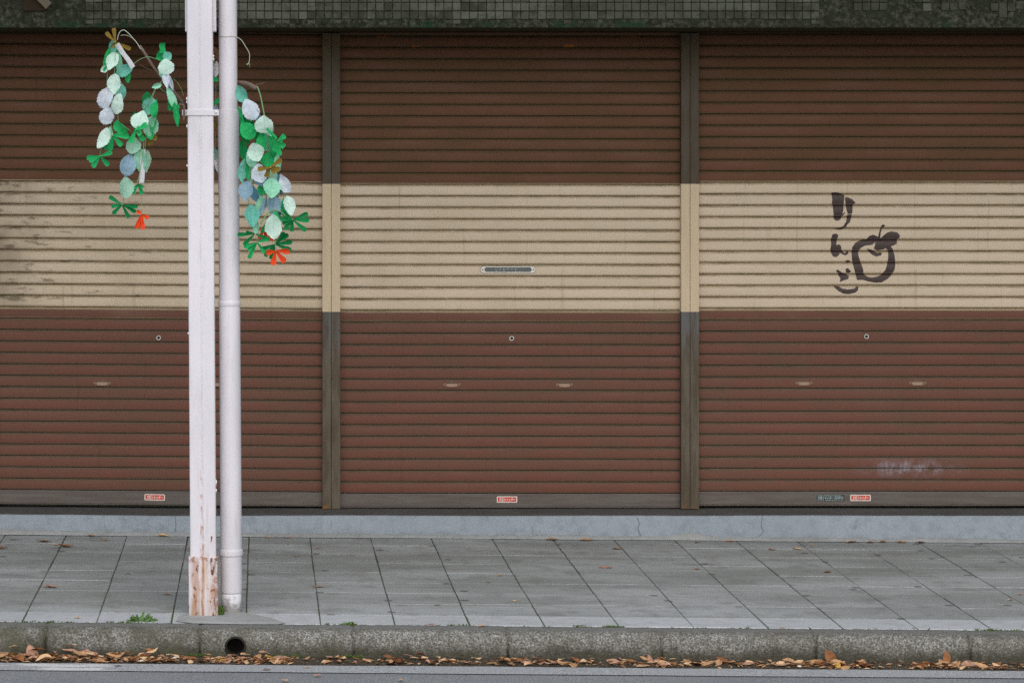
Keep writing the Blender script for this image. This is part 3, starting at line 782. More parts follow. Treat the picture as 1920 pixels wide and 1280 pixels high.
def shutter(pxc, ydrop, rot, label, beige, hands, lockpx, handpy, stickpx, lockpy):
    c = P(pxc, 951 + ydrop, YS)
    s = tag(empty('roller_shutter', (c.x, YS, c.z), (0, rot, 0)), label, 'shutter')
    RH = 26.6 / F * YS
    put('bottom_rail', box_mesh('bottom_rail', -SW/2, SW/2, -0.006, 0.012, 0.006, RH - 0.001, 0.0015, 2), M['rail'], s)
    put('rail_lip', box_mesh('rail_lip', -SW/2, SW/2, -0.0095, 0.012, 0.0, 0.0056, 0.001, 1), M['rail'], s)
    slats = []
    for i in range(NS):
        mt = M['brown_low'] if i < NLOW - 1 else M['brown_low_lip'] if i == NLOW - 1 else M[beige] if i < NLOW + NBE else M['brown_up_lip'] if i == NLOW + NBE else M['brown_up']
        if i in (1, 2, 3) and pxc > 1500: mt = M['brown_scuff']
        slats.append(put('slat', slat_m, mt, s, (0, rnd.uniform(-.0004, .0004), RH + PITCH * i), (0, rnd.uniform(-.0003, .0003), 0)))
    def loc(px, py, dy): v = P(px, py, YS); return (v.x - c.x, dy, v.z - c.z)
    lk = put('lock', ring_m, M['steel'], s, loc(lockpx, lockpy, -0.0030), (R(90), 0, 0)); put('keyhole', core_m, M['dark'], lk)
    for hx in hands:
        h = put('pull_handle', hplate, M['bronze'], s, loc(hx, handpy, -0.0036), (0, 0, 0), (1.04, 1, 1.25)); put('handle_cup', hcup, M['bronze_flap'], h); put('handle_slit', hslit, M['dark'], h)
    for sx, sy in stickpx:
        b = put('sticker', st_w, M['sticker_white'], s, loc(sx, sy, -0.0061), (0, rnd.uniform(-.01, .02), 0))
        put('sticker_field', st_r, M['sticker_red'], b, (0, -0.00005, 0))
        put('lettering', stick_text, M['sticker_white'], b, (0, -0.0013, 0), stick_rot)
        b['label'] = 'small red and white maker sticker on the bottom rail'
    return s, c, RH, loc
S1 = shutter(294, -5, 0.0078, 'brown and beige roller shutter at left, behind the white pole and downpipe', 'beige_dirty', (190, 401), 295, 718.5, [(290, 931.5)], 633)
S2 = shutter(959, 0, 0.0006, 'middle brown and beige roller shutter with the metal letter slot', 'beige', (847, 1058), 959, 720.5, [(950.5, 935.5)], 634)
S3 = shutter(1624, -4, 0.0, 'brown and beige roller shutter at right with a dark brush-painted apple', 'beige', (1507, 1720), 1624, 717.5, [(1613, 932.5)], 630.5)

# letter slot on the middle shutter
s, c, RH, loc = S2
slot = empty('letter_slot', loc(952, 505.3, -0.0058), (0, 0, 0), s); slot['label'] = 'oval chrome letter slot with dark flap'
def ring_plate(name, w, h, wi, hi, t):
    po, pi = rrect(w, h, h/2 - .0005, 8), rrect(wi, hi, hi/2 - .0005, 8); L = len(po)
    V = [(x, 0, z) for x, z in po] + [(x*.985, -t, z*.9) for x, z in po] + [(x, -t, z) for x, z in pi] + [(x, 0.002, z) for x, z in pi]
    Fc = []
    for k in range(3):
        for i in range(L): Fc.append((k*L+i, k*L+(i+1)%L, (k+1)*L+(i+1)%L, (k+1)*L+i))
    return mesh(name, V, Fc)
put('frame', ring_plate('slot_frame', 0.281, 0.036, 0.238, 0.0235, 0.005), M['steel'], slot)
put('flap', plate_mesh('slot_flap', 0.240, 0.025, 0.012, 0.0008), M['flap'], slot, (0, 0.0, 0))
for sx in (-0.1285, 0.1285):
    put('screw', lathe_mesh('screw', [(0.0034, 0), (0.0034, 0.0008), (0.0005, 0.0012)], 10), M['dark'], slot, (sx, -0.005, 0), (R(90), 0, 0))
marks = []
for (a, b, ww, hh) in ((630,296,28,8),(622,318,20,7),(640,352,34,7),(655,340,10,16),(725,298,42,8),(735,325,16,14),(822,298,50,8),(822,330,34,12),(820,362,34,8),
                       (918,304,56,10),(1012,304,48,10),(1110,308,44,9),(1104,338,14,9),(1103,366,36,8),(1192,366,36,6),(1222,312,8,8)):
    px, py = 880 + a / 12.8, 480 + b / 12.8
    v = P(px, py, YS); l = (v.x - c.x - slot.location.x, v.z - c.z - slot.location.z)
    marks.append((l[0], l[1], ww / 12.8 / F * YS / 2, hh / 12.8 / F * YS / 2))
V, Fc = [], []
for x, z, a, b in marks:
    i = len(V); V += [(x-a, -0.0013, z-b), (x+a, -0.0013, z-b), (x+a, -0.0013, z+b), (x-a, -0.0013, z+b)]; Fc.append((i, i+1, i+2, i+3))
put('lettering', mesh('slot_lettering', V, Fc), M['mark_pale'], slot)

# dark plate sticker on the right shutter
s, c, RH, loc = S3
b = put('nameplate', plate_mesh('nameplate', 0.139, 0.0310, 0.002, 0.0006), M['sticker_black'], s, loc(1557, 932.7, -0.0061)); b['label'] = 'dark nameplate with pale lettering'
put('lettering', plate_text2, M['sticker_pale'], b, (-0.026, -0.0010, 0.000), stick_rot)
V, Fc = [], []
def bar(x0, x1, z, h):
    i = len(V); V.extend([(x0, -0.0010, z-h), (x1, -0.0010, z-h), (x1, -0.0010, z+h), (x0, -0.0010, z+h)]); Fc.append((i, i+1, i+2, i+3))
rr = random.Random(3)
x = -0.066
while x < 0.05:
    L_ = rr.uniform(.003, .008); bar(x, x + L_, 0.0115, 0.0012); x += L_ + rr.uniform(.0012, .003)
x = -0.066
while x < 0.062:
    L_ = rr.uniform(.003, .009); bar(x, x + L_, -0.0115, 0.0011); x += L_ + rr.uniform(.002, .008)
x = 0.020
while x < 0.064:
    L_ = rr.uniform(.004, .007)
    for zz in (-0.005, -0.0012, 0.0026, 0.006): bar(x, x + L_ * rr.uniform(.6, 1), zz, 0.0011)
    x += L_ + rr.uniform(.001, .0022)
put('fine_print', mesh('fine_print', V, Fc), M['sticker_pale'], b)

# brush-painted hiragana and apple, painted over the slats of the right shutter
Z8 = lambda pts: [(1500 + a / 5.12, 330 + b / 5.12) for a, b in pts]
ell = lambda cx, cy, rx, ry: [(cx + rx * math.cos(2*math.pi*i/20), cy + ry * math.sin(2*math.pi*i/20)) for i in range(20)]
shapes = [
 [Z8([(300,158),(340,154),(385,165),(425,185),(420,235),(418,280),(412,330),(404,366),(430,346),(428,356),(403,388),(385,418),(355,432),(325,418),(318,340),(312,280),(303,262),(309,230),(305,200)])],
 [Z8([(430,205),(455,203),(500,225),(515,240),(532,258),(512,270),(505,290),(498,358)]) + Z8([(458,364),(446,330),(440,290),(432,240)])],
 [Z8([(452,372),(496,364),(490,400),(476,445),(452,465),(440,490),(400,512),(370,517),(330,503),(375,503),(415,480),(440,440),(446,410)])],
 [Z8([(310,560),(345,552),(367,570),(352,615),(346,662),(375,655),(392,672),(395,705),(420,740),(440,735),(450,718),(465,722),(460,750),(430,762),(402,750),(385,735),(370,760),(345,778),(315,772),(296,735),(289,700),(297,660),(295,610)])],
 [Z8(ell(457, 819, 22, 13))], [Z8([(435,890),(460,884),(478,905),(492,914),(470,930),(440,928)])],
 [Z8([(343,908),(362,897),(400,925),(430,935),(468,955),(460,988),(420,1000),(380,1016),(386,980),(362,945),(375,942),(350,920)])],
 [Z8([(320,1052),(370,1058),(400,1078),(460,1088),(520,1080),(545,1056),(558,1062),(555,1095),(530,1118),(470,1132),(420,1130),(370,1105),(340,1080)])],
 [Z8([(500,682),(530,640),(580,615),(640,605),(660,578),(700,563),(730,575),(755,588),(775,595),(800,570),(840,540),(880,531),(930,540),(958,570),(950,595),(930,610),(925,650),(900,665),(868,675),(890,700),(905,760),(915,840),(905,900),(880,945),(840,985),(815,1000),(780,1020),(720,1022),(650,1010),(600,995),(545,998),(535,950),(515,880),(497,800),(493,730)]),
  Z8([(580,690),(620,668),(690,660),(722,632),(716,672),(705,696),(740,712),(800,703),(822,690),(845,720),(845,780),(835,850),(815,905),(780,945),(740,965),(690,975),(640,965),(608,935),(603,890),(585,840),(560,770),(556,730)])],
 [Z8([(638,698),(680,704),(715,725),(745,738),(765,728),(785,740),(775,762),(730,772),(690,755),(660,725)])],
 [Z8([(746,592),(758,540),(775,490),(785,468),(805,466),(816,480),(800,495),(785,505),(772,550),(768,597)])],
]
loc2 = []
for shp in shapes:
    loc2.append([[(P(a, b_, YS).x - c.x, P(a, b_, YS).z - c.z) for a, b_ in poly] for poly in shp])
zlo = min(q[1] for s_ in loc2 for p_ in s_ for q in p_); zhi = max(q[1] for s_ in loc2 for p_ in s_ for q in p_)
edges_z = []
z = zlo
while z < zhi: edges_z.append(z); z += 0.0012
k0 = int((zlo - RH) / PITCH) - 1
for k in range(k0, k0 + 12):
    for a, _ in prf[:-1]:
        zz = RH + PITCH * k + a
        if zlo < zz < zhi: edges_z.append(zz)
edges_z = sorted(edges_z); V, Fc = [], []
pn = random.Random(5)
for z0, z1 in zip(edges_z, edges_z[1:]):
    if z1 - z0 < 1e-5: continue
    zm = (z0 + z1) / 2; sp = []
    for shp in loc2:
        xs = []
        for poly in shp:
            for (xa, za), (xb, zb_) in zip(poly, poly[1:] + poly[:1]):
                if (za <= zm) != (zb_ <= zm): xs.append(xa + (xb - xa) * (zm - za) / (zb_ - za))
        xs.sort()
        sp += [(xs[i] + 0.0012 * noise.noise(Vector((zm * 260, i, 1))), xs[i+1] + 0.0016 * noise.noise(Vector((zm * 260, i, 5)))) for i in range(0, len(xs) - 1, 2)]
    sp.sort(); mg = []
    for a, b_ in sp:
        if mg and a <= mg[-1][1]: mg[-1][1] = max(mg[-1][1], b_)
        else: mg.append([a, b_])
    y0, y1 = prof_y(z0 - RH + 1e-6) - 0.0014, prof_y(z1 - RH - 1e-6) - 0.0014
    for a, b_ in mg:
        i = len(V); V += [(a, y0, z0), (b_, y0, z0), (b_, y1, z1), (a, y1, z1)]; Fc.append((i, i+1, i+2, i+3))
pm = put('painted_sign', mesh('painted_sign', V, Fc), M['ink'], s); pm['label'] = 'dark brown brush lettering and apple outline'

# ------------------------------------------------------------------ canopy over the pavement (above the frame)
CZ = 1.05
can = tag(empty('canopy_roof', (0, 13, 3.0)), 'pavement canopy above the shop front, one brace end showing top left', 'canopy')
def cchild(name, m, mat): return put(name, m, mat, can, -can.location)
cchild('roof_sheet', box_mesh('roof_sheet', XL, XR, 11.30, 14.04, 3.02 + CZ, 3.05 + CZ), M['canopy'])
cchild('fascia', box_mesh('fascia', XL, XR, 11.22, 11.298, 2.92 + CZ, 3.12 + CZ, 0.004), M['pole'])
for i in range(8):
    xx = -0.98 + (i - 3) * 1.9
    cchild('purlin', box_mesh('purlin', xx - .03, xx + .03, 11.30, 14.04, 2.93 + CZ, 3.018 + CZ, 0.003), M['pole'])
# brace end and rusty plate at the lintel
a0, a1 = P(92, 12, 13.85), P(-480, -560, 13.85)
d = (a1 - a0).normalized(); nrm = Vector((-d.z, 0, d.x))
V = []
for yv in (13.83, 13.865):
    for p_, e in ((a0, 0), (a1, 0)):
        V += [(p_.x + nrm.x * 0.020, yv, p_.z + nrm.z * 0.020), (p_.x - nrm.x * 0.020, yv, p_.z - nrm.z * 0.020)]
bmv = mesh('brace', V, [(0,1,3,2),(4,6,7,5),(0,4,5,1),(2,3,7,6),(0,2,6,4),(1,5,7,3)])
cchild('brace', bmv, M['wood'])
v0, v1 = P(44, 21, YB), P(86, -20, YB)
cchild('brace_plate', box_mesh('brace_plate', v0.x, v1.x, 13.880, 13.893, v0.z, v1.z, 0.003), M['rust_patch'])

# ------------------------------------------------------------------ pole and downpipe
YP = 11.72
pb = P(381.5, 1156, YP)
LEAN = 0.0062
pole = tag(empty('canopy_pole', (pb.x, YP, gz(pb.x)), (0, -LEAN, 0)), 'white square steel pole with rusty foot, left of the round downpipe', 'pole')
ppm = F / YP
pw, pdp = 48.6 / ppm, 0.10
PH = 3.98
def pole_prof(wd, dp, r=0.006, groove=0.0022):
    h = wd / 2
    return [(-h, dp - r), (-h, r), (-h + r*.3, r*.3), (-h + r, 0), (-0.0035, 0), (-0.0012, groove), (0.0012, groove), (0.0035, 0), (h - r, 0), (h - r*.3, r*.3), (h, r), (h, dp - r), (h - r, dp), (-h + r, dp)]
def extrude_prof(name, pr, zs, wob=0.0):
    V, Fc = [], []; n = len(pr)
    for z in zs:
        for i, (x, y) in enumerate(pr):
            e = 0.0
            if wob: e = wob * noise.noise(Vector((z * 7, i * 3.1, 2)))
            zj = z + (0.011 * noise.noise(Vector((i * 1.7, 4, 4))) if (wob > 0.001 and z == zs[-1]) else 0)
            V.append((x + e, y + e * 0.5, zj))
    for k in range(len(zs) - 1):
        for i in range(n): Fc.append((k*n+i, k*n+(i+1)%n, (k+1)*n+(i+1)%n, (k+1)*n+i))
    Fc.append(tuple(range(n))[::-1]); Fc.append(tuple((len(zs)-1)*n+i for i in range(n)))
    return mesh(name, V, Fc)
put('shaft', extrude_prof('shaft', pole_prof(pw, pdp), [0.02 + (PH - 0.02) * i / 90 for i in range(91)], 0.0006), M['pole'], pole)
sp_ = pole_prof(55.0 / ppm, pdp + 0.016, 0.008, 0.003)
sp_ = sp_[:4] + [(-0.02, 0.0), (-0.012, 0.0)] + sp_[4:8] + [(0.010, 0.0), (0.019, 0.0)] + sp_[8:]
put('sleeve', extrude_prof('sleeve', sp_, [0.0 + 0.243 * i / 24 for i in range(25)], 0.0012), M['sleeve'], pole, (0, -0.008, 0))
# strap clamp with bolted ears
zc = (1156 - 211) / ppm
wst = 49.5 / ppm / 2
clamp = put('clamp', box_mesh('clamp', -wst - 0.0015, wst + 0.0015, -0.0045, 0.006, zc - 0.012, zc + 0.012, 0.001), M['pipe'], pole)
for sgn in (-1, 1):
    q = sorted((sgn * (wst - 0.002), sgn * (wst + 0.021)))
    put('ear', box_mesh('ear', q[0], q[1], 0.0065, 0.0105, zc - 0.012, zc + 0.012, 0.0006), M['pipe'], clamp)
    put('bolt', lathe_mesh('bolt', [(0.0, 0.006), (0.0035, 0.0055), (0.0046, 0.003), (0.0046, 0)], 6), M['steel'], clamp, (sgn * (wst + 0.011), 0.0065, zc), (R(90), 0, 0))
# brace ends either side at the top
for sgn, x0_, x1_ in ((-1, 345.3, 352.0), (1, 396.0, 404.0)):
    xa, xb = (x0_ - 373.3) / ppm, (x1_ - 373.3) / ppm
    zt = (1156 - 59) / ppm
    put('brace_end', box_mesh('brace_end', xa, xb, 0.03, 0.085, zt, PH, 0.004, 3), M['pipe'], pole)
# paint flakes on the edges
fl = random.Random(11)
for px, py, L_ in ((349.5,186,9),(348.5,237,8),(350.5,311,6),(399.3,106,6),(399.5,112,7),(353,625,5),(402,905,14),(404,920,8),(351.5,192,6)):
    v = P(px, py, YP); lx = v.x - pb.x + (v.z) * LEAN * 1.0; lz = v.z - gz(pb.x); sg = -1 if px < 376 else 1
    hh = L_ / ppm / 2
    put('paint_flake', mesh('paint_flake', [(0, 0.004, -hh), (sg*0.0032, 0.0, -hh*.2), (sg*0.0045, 0.002, hh*.5), (0, 0.006, hh), (-sg*0.002, -0.0005, 0)], [(0,1,4),(1,2,4),(2,3,4)]), M['pipe'], pole,
        ((-wst if sg < 0 else wst) , 0.001, lz))

YQ = 11.79
qb = P(433.8, 1152.5, YQ); qpm = F / YQ
pipe = tag(empty('downpipe', (qb.x, YQ + 0.045, gz(qb.x)), (0, -LEAN, 0)), 'white round downpipe standing right beside the square pole', 'pipe')
def zq(py): return (1152.5 - py) / qpm
k_ = 1 / qpm
def seg_mesh(nm, prof_px, n=40): return lathe_mesh(nm, [(r * k_, zq(y)) for r, y in prof_px], n)
put('foot_socket', seg_mesh('foot_socket', [(17.5, 1154), (18.4, 1150), (18.9, 1130), (19.0, 1118), (18.2, 1115.5), (15, 1115)]), M['pipe_foot'], pipe)
put('lower_tube', seg_mesh('lower_tube', [(16, 1117), (19.6, 1113), (20.0, 1109), (20.0, 1044)]), M['pipe'], pipe)
put('collar', seg_mesh('collar', [(20.0, 1045), (21.8, 1043.5), (22.3, 1036), (21.6, 1033), (20.2, 1032)]), M['pipe'], pipe)
put('middle_tube', seg_mesh('middle_tube', [(20.2, 1036), (20.1, 800), (20.0, 577), (19.6, 575)]), M['pipe'], pipe)
put('socket_ring', seg_mesh('socket_ring', [(19.3, 577.5), (20.9, 574.5), (21.1, 569), (20.6, 566), (19.8, 565)]), M['pipe'], pipe)
put('upper_tube', seg_mesh('upper_tube', [(19.7, 570), (19.6, 400), (20.3, 212), (20.3, 207.5), (17.6, 206.5)]), M['pipe'], pipe)
put('top_tube', seg_mesh('top_tube', [(17.4, 214), (17.4, 69.5), (17.3, -640)]), M['pipe'], pipe)
# wire tied round the pipe
wx = pipe.location.x - LEAN * zq(70); wy = pipe.location.y
wr = 17.9 * k_
pts = []
for i in range(25):
    a = math.pi * (1.05 + 1.9 * i / 24)
    pts.append((wx + wr * math.cos(a), wy + wr * math.sin(a), P(0, 68 + 2.5 * i / 24, YQ).z + 0.001 * math.sin(i)))
tail = [P(446.5, 71, YQ + .02), P(453, 76, YQ), P(460, 87, YQ), P(467, 99, YQ), P(468, 108, YQ), P(466.5, 118, YQ), P(463, 122, YQ)]
w1 = tag(put('tie_wire', tube_mesh('tie_wire', pts + [tuple(p) for p in spline(tail, 4)], 0.0016, 6), M['wire']), 'thin green wire tied around the downpipe with a curling loose end', 'wire')
for e in ((470, 121.5), (469, 127), (461, 121)):
    put('wire_end', tube_mesh('wire_end', [P(466, 119, YQ), P(*e, YQ)], 0.0011, 5), M['stem'], w1)

# ------------------------------------------------------------------ paper garlands
YG = 11.66
gpm = F / YG
def leaf_mesh(seed, serr=1.0, fold=0.25, bend=0.25, round_=0.8, nl=15):
    r = random.Random(seed); V, Fc = [], []
    cols = (-1, -0.55, 0, 0.55, 1)
    for i in range(nl + 1):
        t = i / nl
        tw = 0.35 * math.sin(seed * 2.3) * (t - .5)
        wv = (math.sin(math.pi * t ** round_) ** 0.72 if 0 < t < 1 else 0.0) * 0.5
        sj = 1 + serr * 0.045 * (1 if i % 2 else -1) * (0 < t < 1) + r.uniform(-.05, .05)
        wav = 0.05 * math.sin(t * 11 + seed)
        cur = bend * (t - 0.5) ** 2
        for u in cols:
            xx = u * wv * (sj if abs(u) == 1 else 1)
            yy = -fold * abs(u) * wv * 0.9 + cur + r.uniform(-.03, .03) + wav * u * abs(u) + tw * u * wv * 2
            V.append((xx, yy, t - 0.5 + (r.uniform(-.012, .012) if abs(u) == 1 else 0)))
    for i in range(nl):
        for j in range(4): Fc.append((i*5+j, i*5+j+1, (i+1)*5+j+1, (i+1)*5+j))
    return mesh('paper_leaf', V, Fc, True)
LEAVES = [leaf_mesh(k, 1.0, [.6, -.5, .35, .85, -.3, .7][k], [.6, -.5, .8, -.4, .5, -.7][k], [.8, .95, .7, 1.1, .85, 1.0][k]) for k in range(6)]
def petal_mesh(seed):
    r = random.Random(seed); V, Fc = [], []
    n = 6
    for i in range(n + 1):
        t = i / n
        wv = (0.07 + 0.43 * t ** 0.9) * (1 if t < 0.9 else 0.72)
        for u in (-1, 0, 1):
            V.append((u * wv, -0.9 * abs(u) * wv + 0.5 * math.sin(t * 2.4) + r.uniform(-.02, .02), t + (0.05 * (u == 0) if i == n else 0)))
    for i in range(n):
        for j in range(2): Fc.append((i*3+j, i*3+j+1, (i+1)*3+j+1, (i+1)*3+j))
    return mesh('petal', V, Fc, True)
PETALS = [petal_mesh(k) for k in range(4)]
bead_m = lathe_mesh('bead', [(0.0, -0.004), (0.003, -0.003), (0.0042, 0), (0.003, 0.003), (0.0, 0.004)], 10)
gr = random.Random(21)
class Garland:
    def __init__(s, px, py, label, Y=YG):
        s.Y = Y; v = P(px, py, Y); s.o = tag(empty('paper_garland', v), label, 'garland', 'paper leaf garlands on the pole'); s.v = v; s.nf = 0
    def w(s, px, py, dy=0.0): return P(px, py, s.Y + dy) - s.v
    def leaf(s, cx, cy, L, W, ang, col, dy=None):
        dy = gr.uniform(-.03, .03) if dy is None else dy
        o = put('paper_leaf', gr.choice(LEAVES), PAP[col], s.o, s.w(cx, cy, dy), (0, 0, 0), (W * 1.16 / gpm, 0.6 * L / gpm, L * 1.06 / gpm))
        o.rotation_euler = (Matrix.Rotation(R(ang), 3, 'Y') @ Matrix.Rotation(R(gr.uniform(-14, 14)), 3, 'X') @ Matrix.Rotation(R(gr.uniform(-24, 24)), 3, 'Z')).to_euler()
        return o
    def string(s, pts, r=0.0013, mat='stem', dy=0.0, name='string'):
        return put(name, tube_mesh(name, spline([s.w(a, b, dy) for a, b in pts], 4), r, 5), M[mat], s.o)
    def ribbon(s, a, b, W, col, dy=0.0):
        p, q = s.w(*a, dy), s.w(*b, dy - .005); d = (q - p); nn = Vector((-d.z, 0, d.x)).normalized() * (W / gpm / 2)
        V, Fc = [], []
        for i in range(7):
            t = i / 6; cpt = p + d * t + Vector((0, 0.008 * math.sin(t * 5), 0))
            for u in (-1, 0, 1): V.append(cpt + nn * u * (0.9 + .12 * math.sin(t * 9 + u)) + Vector((0, -0.004 * (1 - abs(u)), 0)))
        for i in range(6):
            for j in range(2): Fc.append((i*3+j, i*3+j+1, (i+1)*3+j+1, (i+1)*3+j))
        return put('ribbon', mesh('ribbon', V, Fc, True), PAP[col], s.o)
    def flower(s, cx, cy, tips, col, W=10.5, dy=-0.01, bead=None):
        f = empty('paper_flower', s.w(cx, cy, dy), (0, 0, 0), s.o)
        for tx, ty in tips:
            dx, dz = (tx - cx) / gpm, -(ty - cy) / gpm; L = math.hypot(dx, dz)
            ang = math.atan2(dx, dz); yt = gr.uniform(-.5, .2)
            o = put('petal', gr.choice(PETALS), PAP[col], f, (0, 0, 0), (0, 0, 0), (W / gpm * (1.25 if col == 'orange' else 1.08), 0.016, L / math.cos(yt * .6)))
            o.rotation_euler = (Matrix.Rotation(ang, 3, 'Y') @ Matrix.Rotation(yt * .6, 3, 'X') @ Matrix.Rotation(gr.uniform(-.35, .35), 3, 'Z')).to_euler()
        put('center', bead_m, M[bead or 'stem'], f, (0, -0.004, 0), (R(90), 0, 0), (0.7,) * 3)
        return f

# left branch
lb = P(345, 196, 11.80)
br = tag(empty('branch', lb), 'bare brown branch reaching up left from the white pole', 'branch')
put('stick', tube_mesh('stick', [P(a, b, y_) - lb for a, b, y_ in ((352,204,11.80),(340,189,11.78),(322,168,11.75),(303,146,11.72),(285,122,11.70),(272,101,11.69),(262,86,11.68))],
    [0.0074, 0.0070, 0.0064, 0.0060, 0.0058, 0.0060, 0.0052], 8), M['twig'], br)
put('tip_wire', tube_mesh('tip_wire', [P(a, b, 11.67) - lb for a, b in spline2] if False else [q - lb for q in spline([P(a, b, 11.67) for a, b in ((264,93),(256,80),(249,72),(242,64),(233,57),(226,59),(222,66),(220,76))], 4)], 0.0018, 6), M['wire'], br)
put('tip_wire', tube_mesh('tip_wire', [q - lb for q in spline([P(a, b, 11.675) for a, b in ((262,88),(252,76),(243,69),(234,66),(226,67))], 4)], 0.0011, 5), M['wire'], br)
put('side_twig', tube_mesh('side_twig', [q - lb for q in spline([P(a, b, 11.72) for a, b in ((285,133),(275,128),(262,122))], 3)], 0.0009, 5), M['twig'], br)
put('side_twig', tube_mesh('side_twig', [q - lb for q in spline([P(a, b, 11.77) for a, b in ((325,148),(334,157),(341,170),(344,180))], 3)], 0.0009, 5), M['stem'], br)
for k in range(5):
    q = P(263 + k * 1.3, 89 + k * 1.6, 11.683) - lb
    put('binding', lathe_mesh('binding', [(0.0052, -0.0006), (0.0058, 0), (0.0052, 0.0006)], 10), M['wire'], br, q, (0, R(-38), 0))
tie = put('tie', tube_mesh('tie', [q - lb for q in spline([P(a, b, 11.70) for a, b in ((334,197),(341,196),(345,200),(345,216),(344,226))], 4)], 0.004, 6), M['twig'], br)

A = Garland(212, 70, 'leftmost garland of pale mint and blue paper leaves hanging from the branch tip')
A.string([(218,76),(207,100),(202,130),(201,170),(205,200),(208,230),(210,254)], 0.0012)
A.string([(217,90),(215,130),(213,160),(214,190)], 0.0012, dy=-.03)
A.string([(220,200),(221,215),(222,230)], 0.0014)
A.string([(200,226),(198,238)], 0.0014); A.string([(190,275),(187,293)], 0.0014); A.string([(218,225),(232,236),(246,247)], 0.0011)
A.flower(216, 79, [(213,53),(199,61),(244,92),(210,90)], 'olive', 9, -.01, 'gold')
A.leaf(210, 90, 30, 14, 8, 'teal'); A.leaf(200, 112, 44, 11, 14, 'green'); A.leaf(222, 92, 26, 9, -25, 'green', .03)
A.leaf(211, 116, 36, 20, 22, 'mintw', -.02); A.leaf(222, 118, 40, 12, -4, 'mint', .02)
A.ribbon((219, 83), (250, 127), 10, 'white', -.02)
A.leaf(235, 131, 36, 19, 62, 'teal', -.01); A.leaf(237, 139, 34, 11, -10, 'green', .01)
A.leaf(195, 130, 15, 11, 60, 'mintw', -.01)
A.leaf(216, 158, 38, 23, 4, 'mintw', -.04); A.leaf(224, 170, 36, 20, -8, 'teal', .02)
A.leaf(199, 183, 42, 26, 22, 'lblue', -.03); A.leaf(193, 190, 26, 16, 30, 'blue', .02)
A.leaf(219, 195, 40, 22, 12, 'mintw', -.05); A.leaf(201, 217, 34, 25, 20, 'lblue', -.03)
A.leaf(193, 259, 42, 20, 25, 'mintw', -.03); A.leaf(204, 254, 34, 14, 8, 'mint', .0)
A.leaf(203, 268, 30, 15, 20, 'green', .01); A.leaf(223, 238, 24, 16, -20, 'green', .0); A.leaf(231, 242, 26, 9, -30, 'green', .02)
A.flower(211, 254, [(241,256),(228,273),(230,250),(206,281)], 'green', 11, -.02)
A.flower(187, 293, [(209,285),(203,310),(163,296),(174,313),(168,302)], 'green', 10.5, -.02)

B = Garland(300, 155, 'paper leaf garland with one orange flower hanging between the leftmost garland and the pole')
B.string([(250,121),(262,112),(278,107),(296,112)], 0.0012); B.string([(306,150),(292,166),(280,190),(268,207)], 0.0016); B.string([(300,165),(305,170),(312,173)], 0.0012, dy=.02)
B.string([(292,168),(287,180),(285,190)], 0.0010)
B.leaf(294, 161, 19, 9, 72, 'mint', -.02); B.leaf(274, 186, 28, 17, 10, 'dgreen', .03); B.leaf(281, 199, 34, 24, 18, 'teal', .01); B.leaf(290, 202, 34, 13, 8, 'green', -.01)
B.leaf(263, 224, 36, 29, 14, 'mintw', -.04); B.leaf(254, 228, 34, 14, 0, 'dgreen', .04); B.leaf(283, 237, 42, 27, 12, 'mint', .02); B.leaf(289, 232, 36, 11, 10, 'green', .03)
B.flower(254, 244, [(275,233),(269,263),(245,267),(264,252),(262,240)], 'green', 12, -.06); B.leaf(281, 254, 18, 14, -10, 'green', .03)
B.flower(276, 258, [(294,259),(283,272),(291,252)], 'olive', 11, .03, 'gold')
B.leaf(249, 273, 32, 27, 6, 'sage', -.02); B.string([(250,288),(246,292)], 0.0016)
B.leaf(240, 309, 41, 27, 14, 'blue', -.02); B.string([(239,328),(238,334)], 0.0016)
B.leaf(236, 352, 41, 26, -4, 'sage', -.02); B.string([(232,370),(230,384)], 0.0016)
B.flower(229, 384, [(205,369),(209,387),(212,401),(241,408),(257,388),(254,398)], 'dgreen', 9, -.01)
B.string([(270,258),(268,285),(262,325),(257,345)], 0.0016, dy=-.03); B.string([(273,258),(270,300),(264,340),(265,365),(266,398)], 0.0015)
B.leaf(265, 301, 46, 22, -2, 'mint', .0); B.leaf(273, 303, 42, 13, 4, 'sage', .02); B.ribbon((268, 280), (266, 343), 10, 'white', -.01)
B.flower(258, 345, [(249,363),(267,364),(253,354),(268,352)], 'green', 8.5, -.02)
B.flower(266, 401, [(257,396),(256,427),(268,429),(278,409),(262,424)], 'orange', 8, -.02)

Dg = Garland(308, 90, 'short bunch of green and mint paper leaves just left of the white pole')
Dg.ribbon((304, 81), (305, 100), 12, 'green'); Dg.leaf(304, 104, 24, 22, 70, 'green', .01); Dg.leaf(314, 106, 18, 16, 50, 'teal', -.01)
Dg.leaf(312, 125, 30, 28, -10, 'mintw', -.03); Dg.leaf(310, 134, 28, 20, 10, 'mint', .01)
Dg.leaf(313, 150, 34, 12, -6, 'lblue', -.02); Dg.leaf(319, 155, 34, 9, -14, 'dblue', .01); Dg.leaf(321, 155, 30, 7, -16, 'lblue', -.01)
Dg.leaf(321, 182, 42, 13, -22, 'mint', -.02); Dg.leaf(320, 192, 34, 9, 6, 'green', .01); Dg.leaf(330, 215, 46, 10, -8, 'green', -.02)
Dg.leaf(320, 203, 12, 9, 60, 'green', .0); Dg.leaf(332, 199, 12, 7, -40, 'green', .0)
Dg.string([(305,100),(311,130),(318,170),(327,200)], 0.0013, dy=.01)

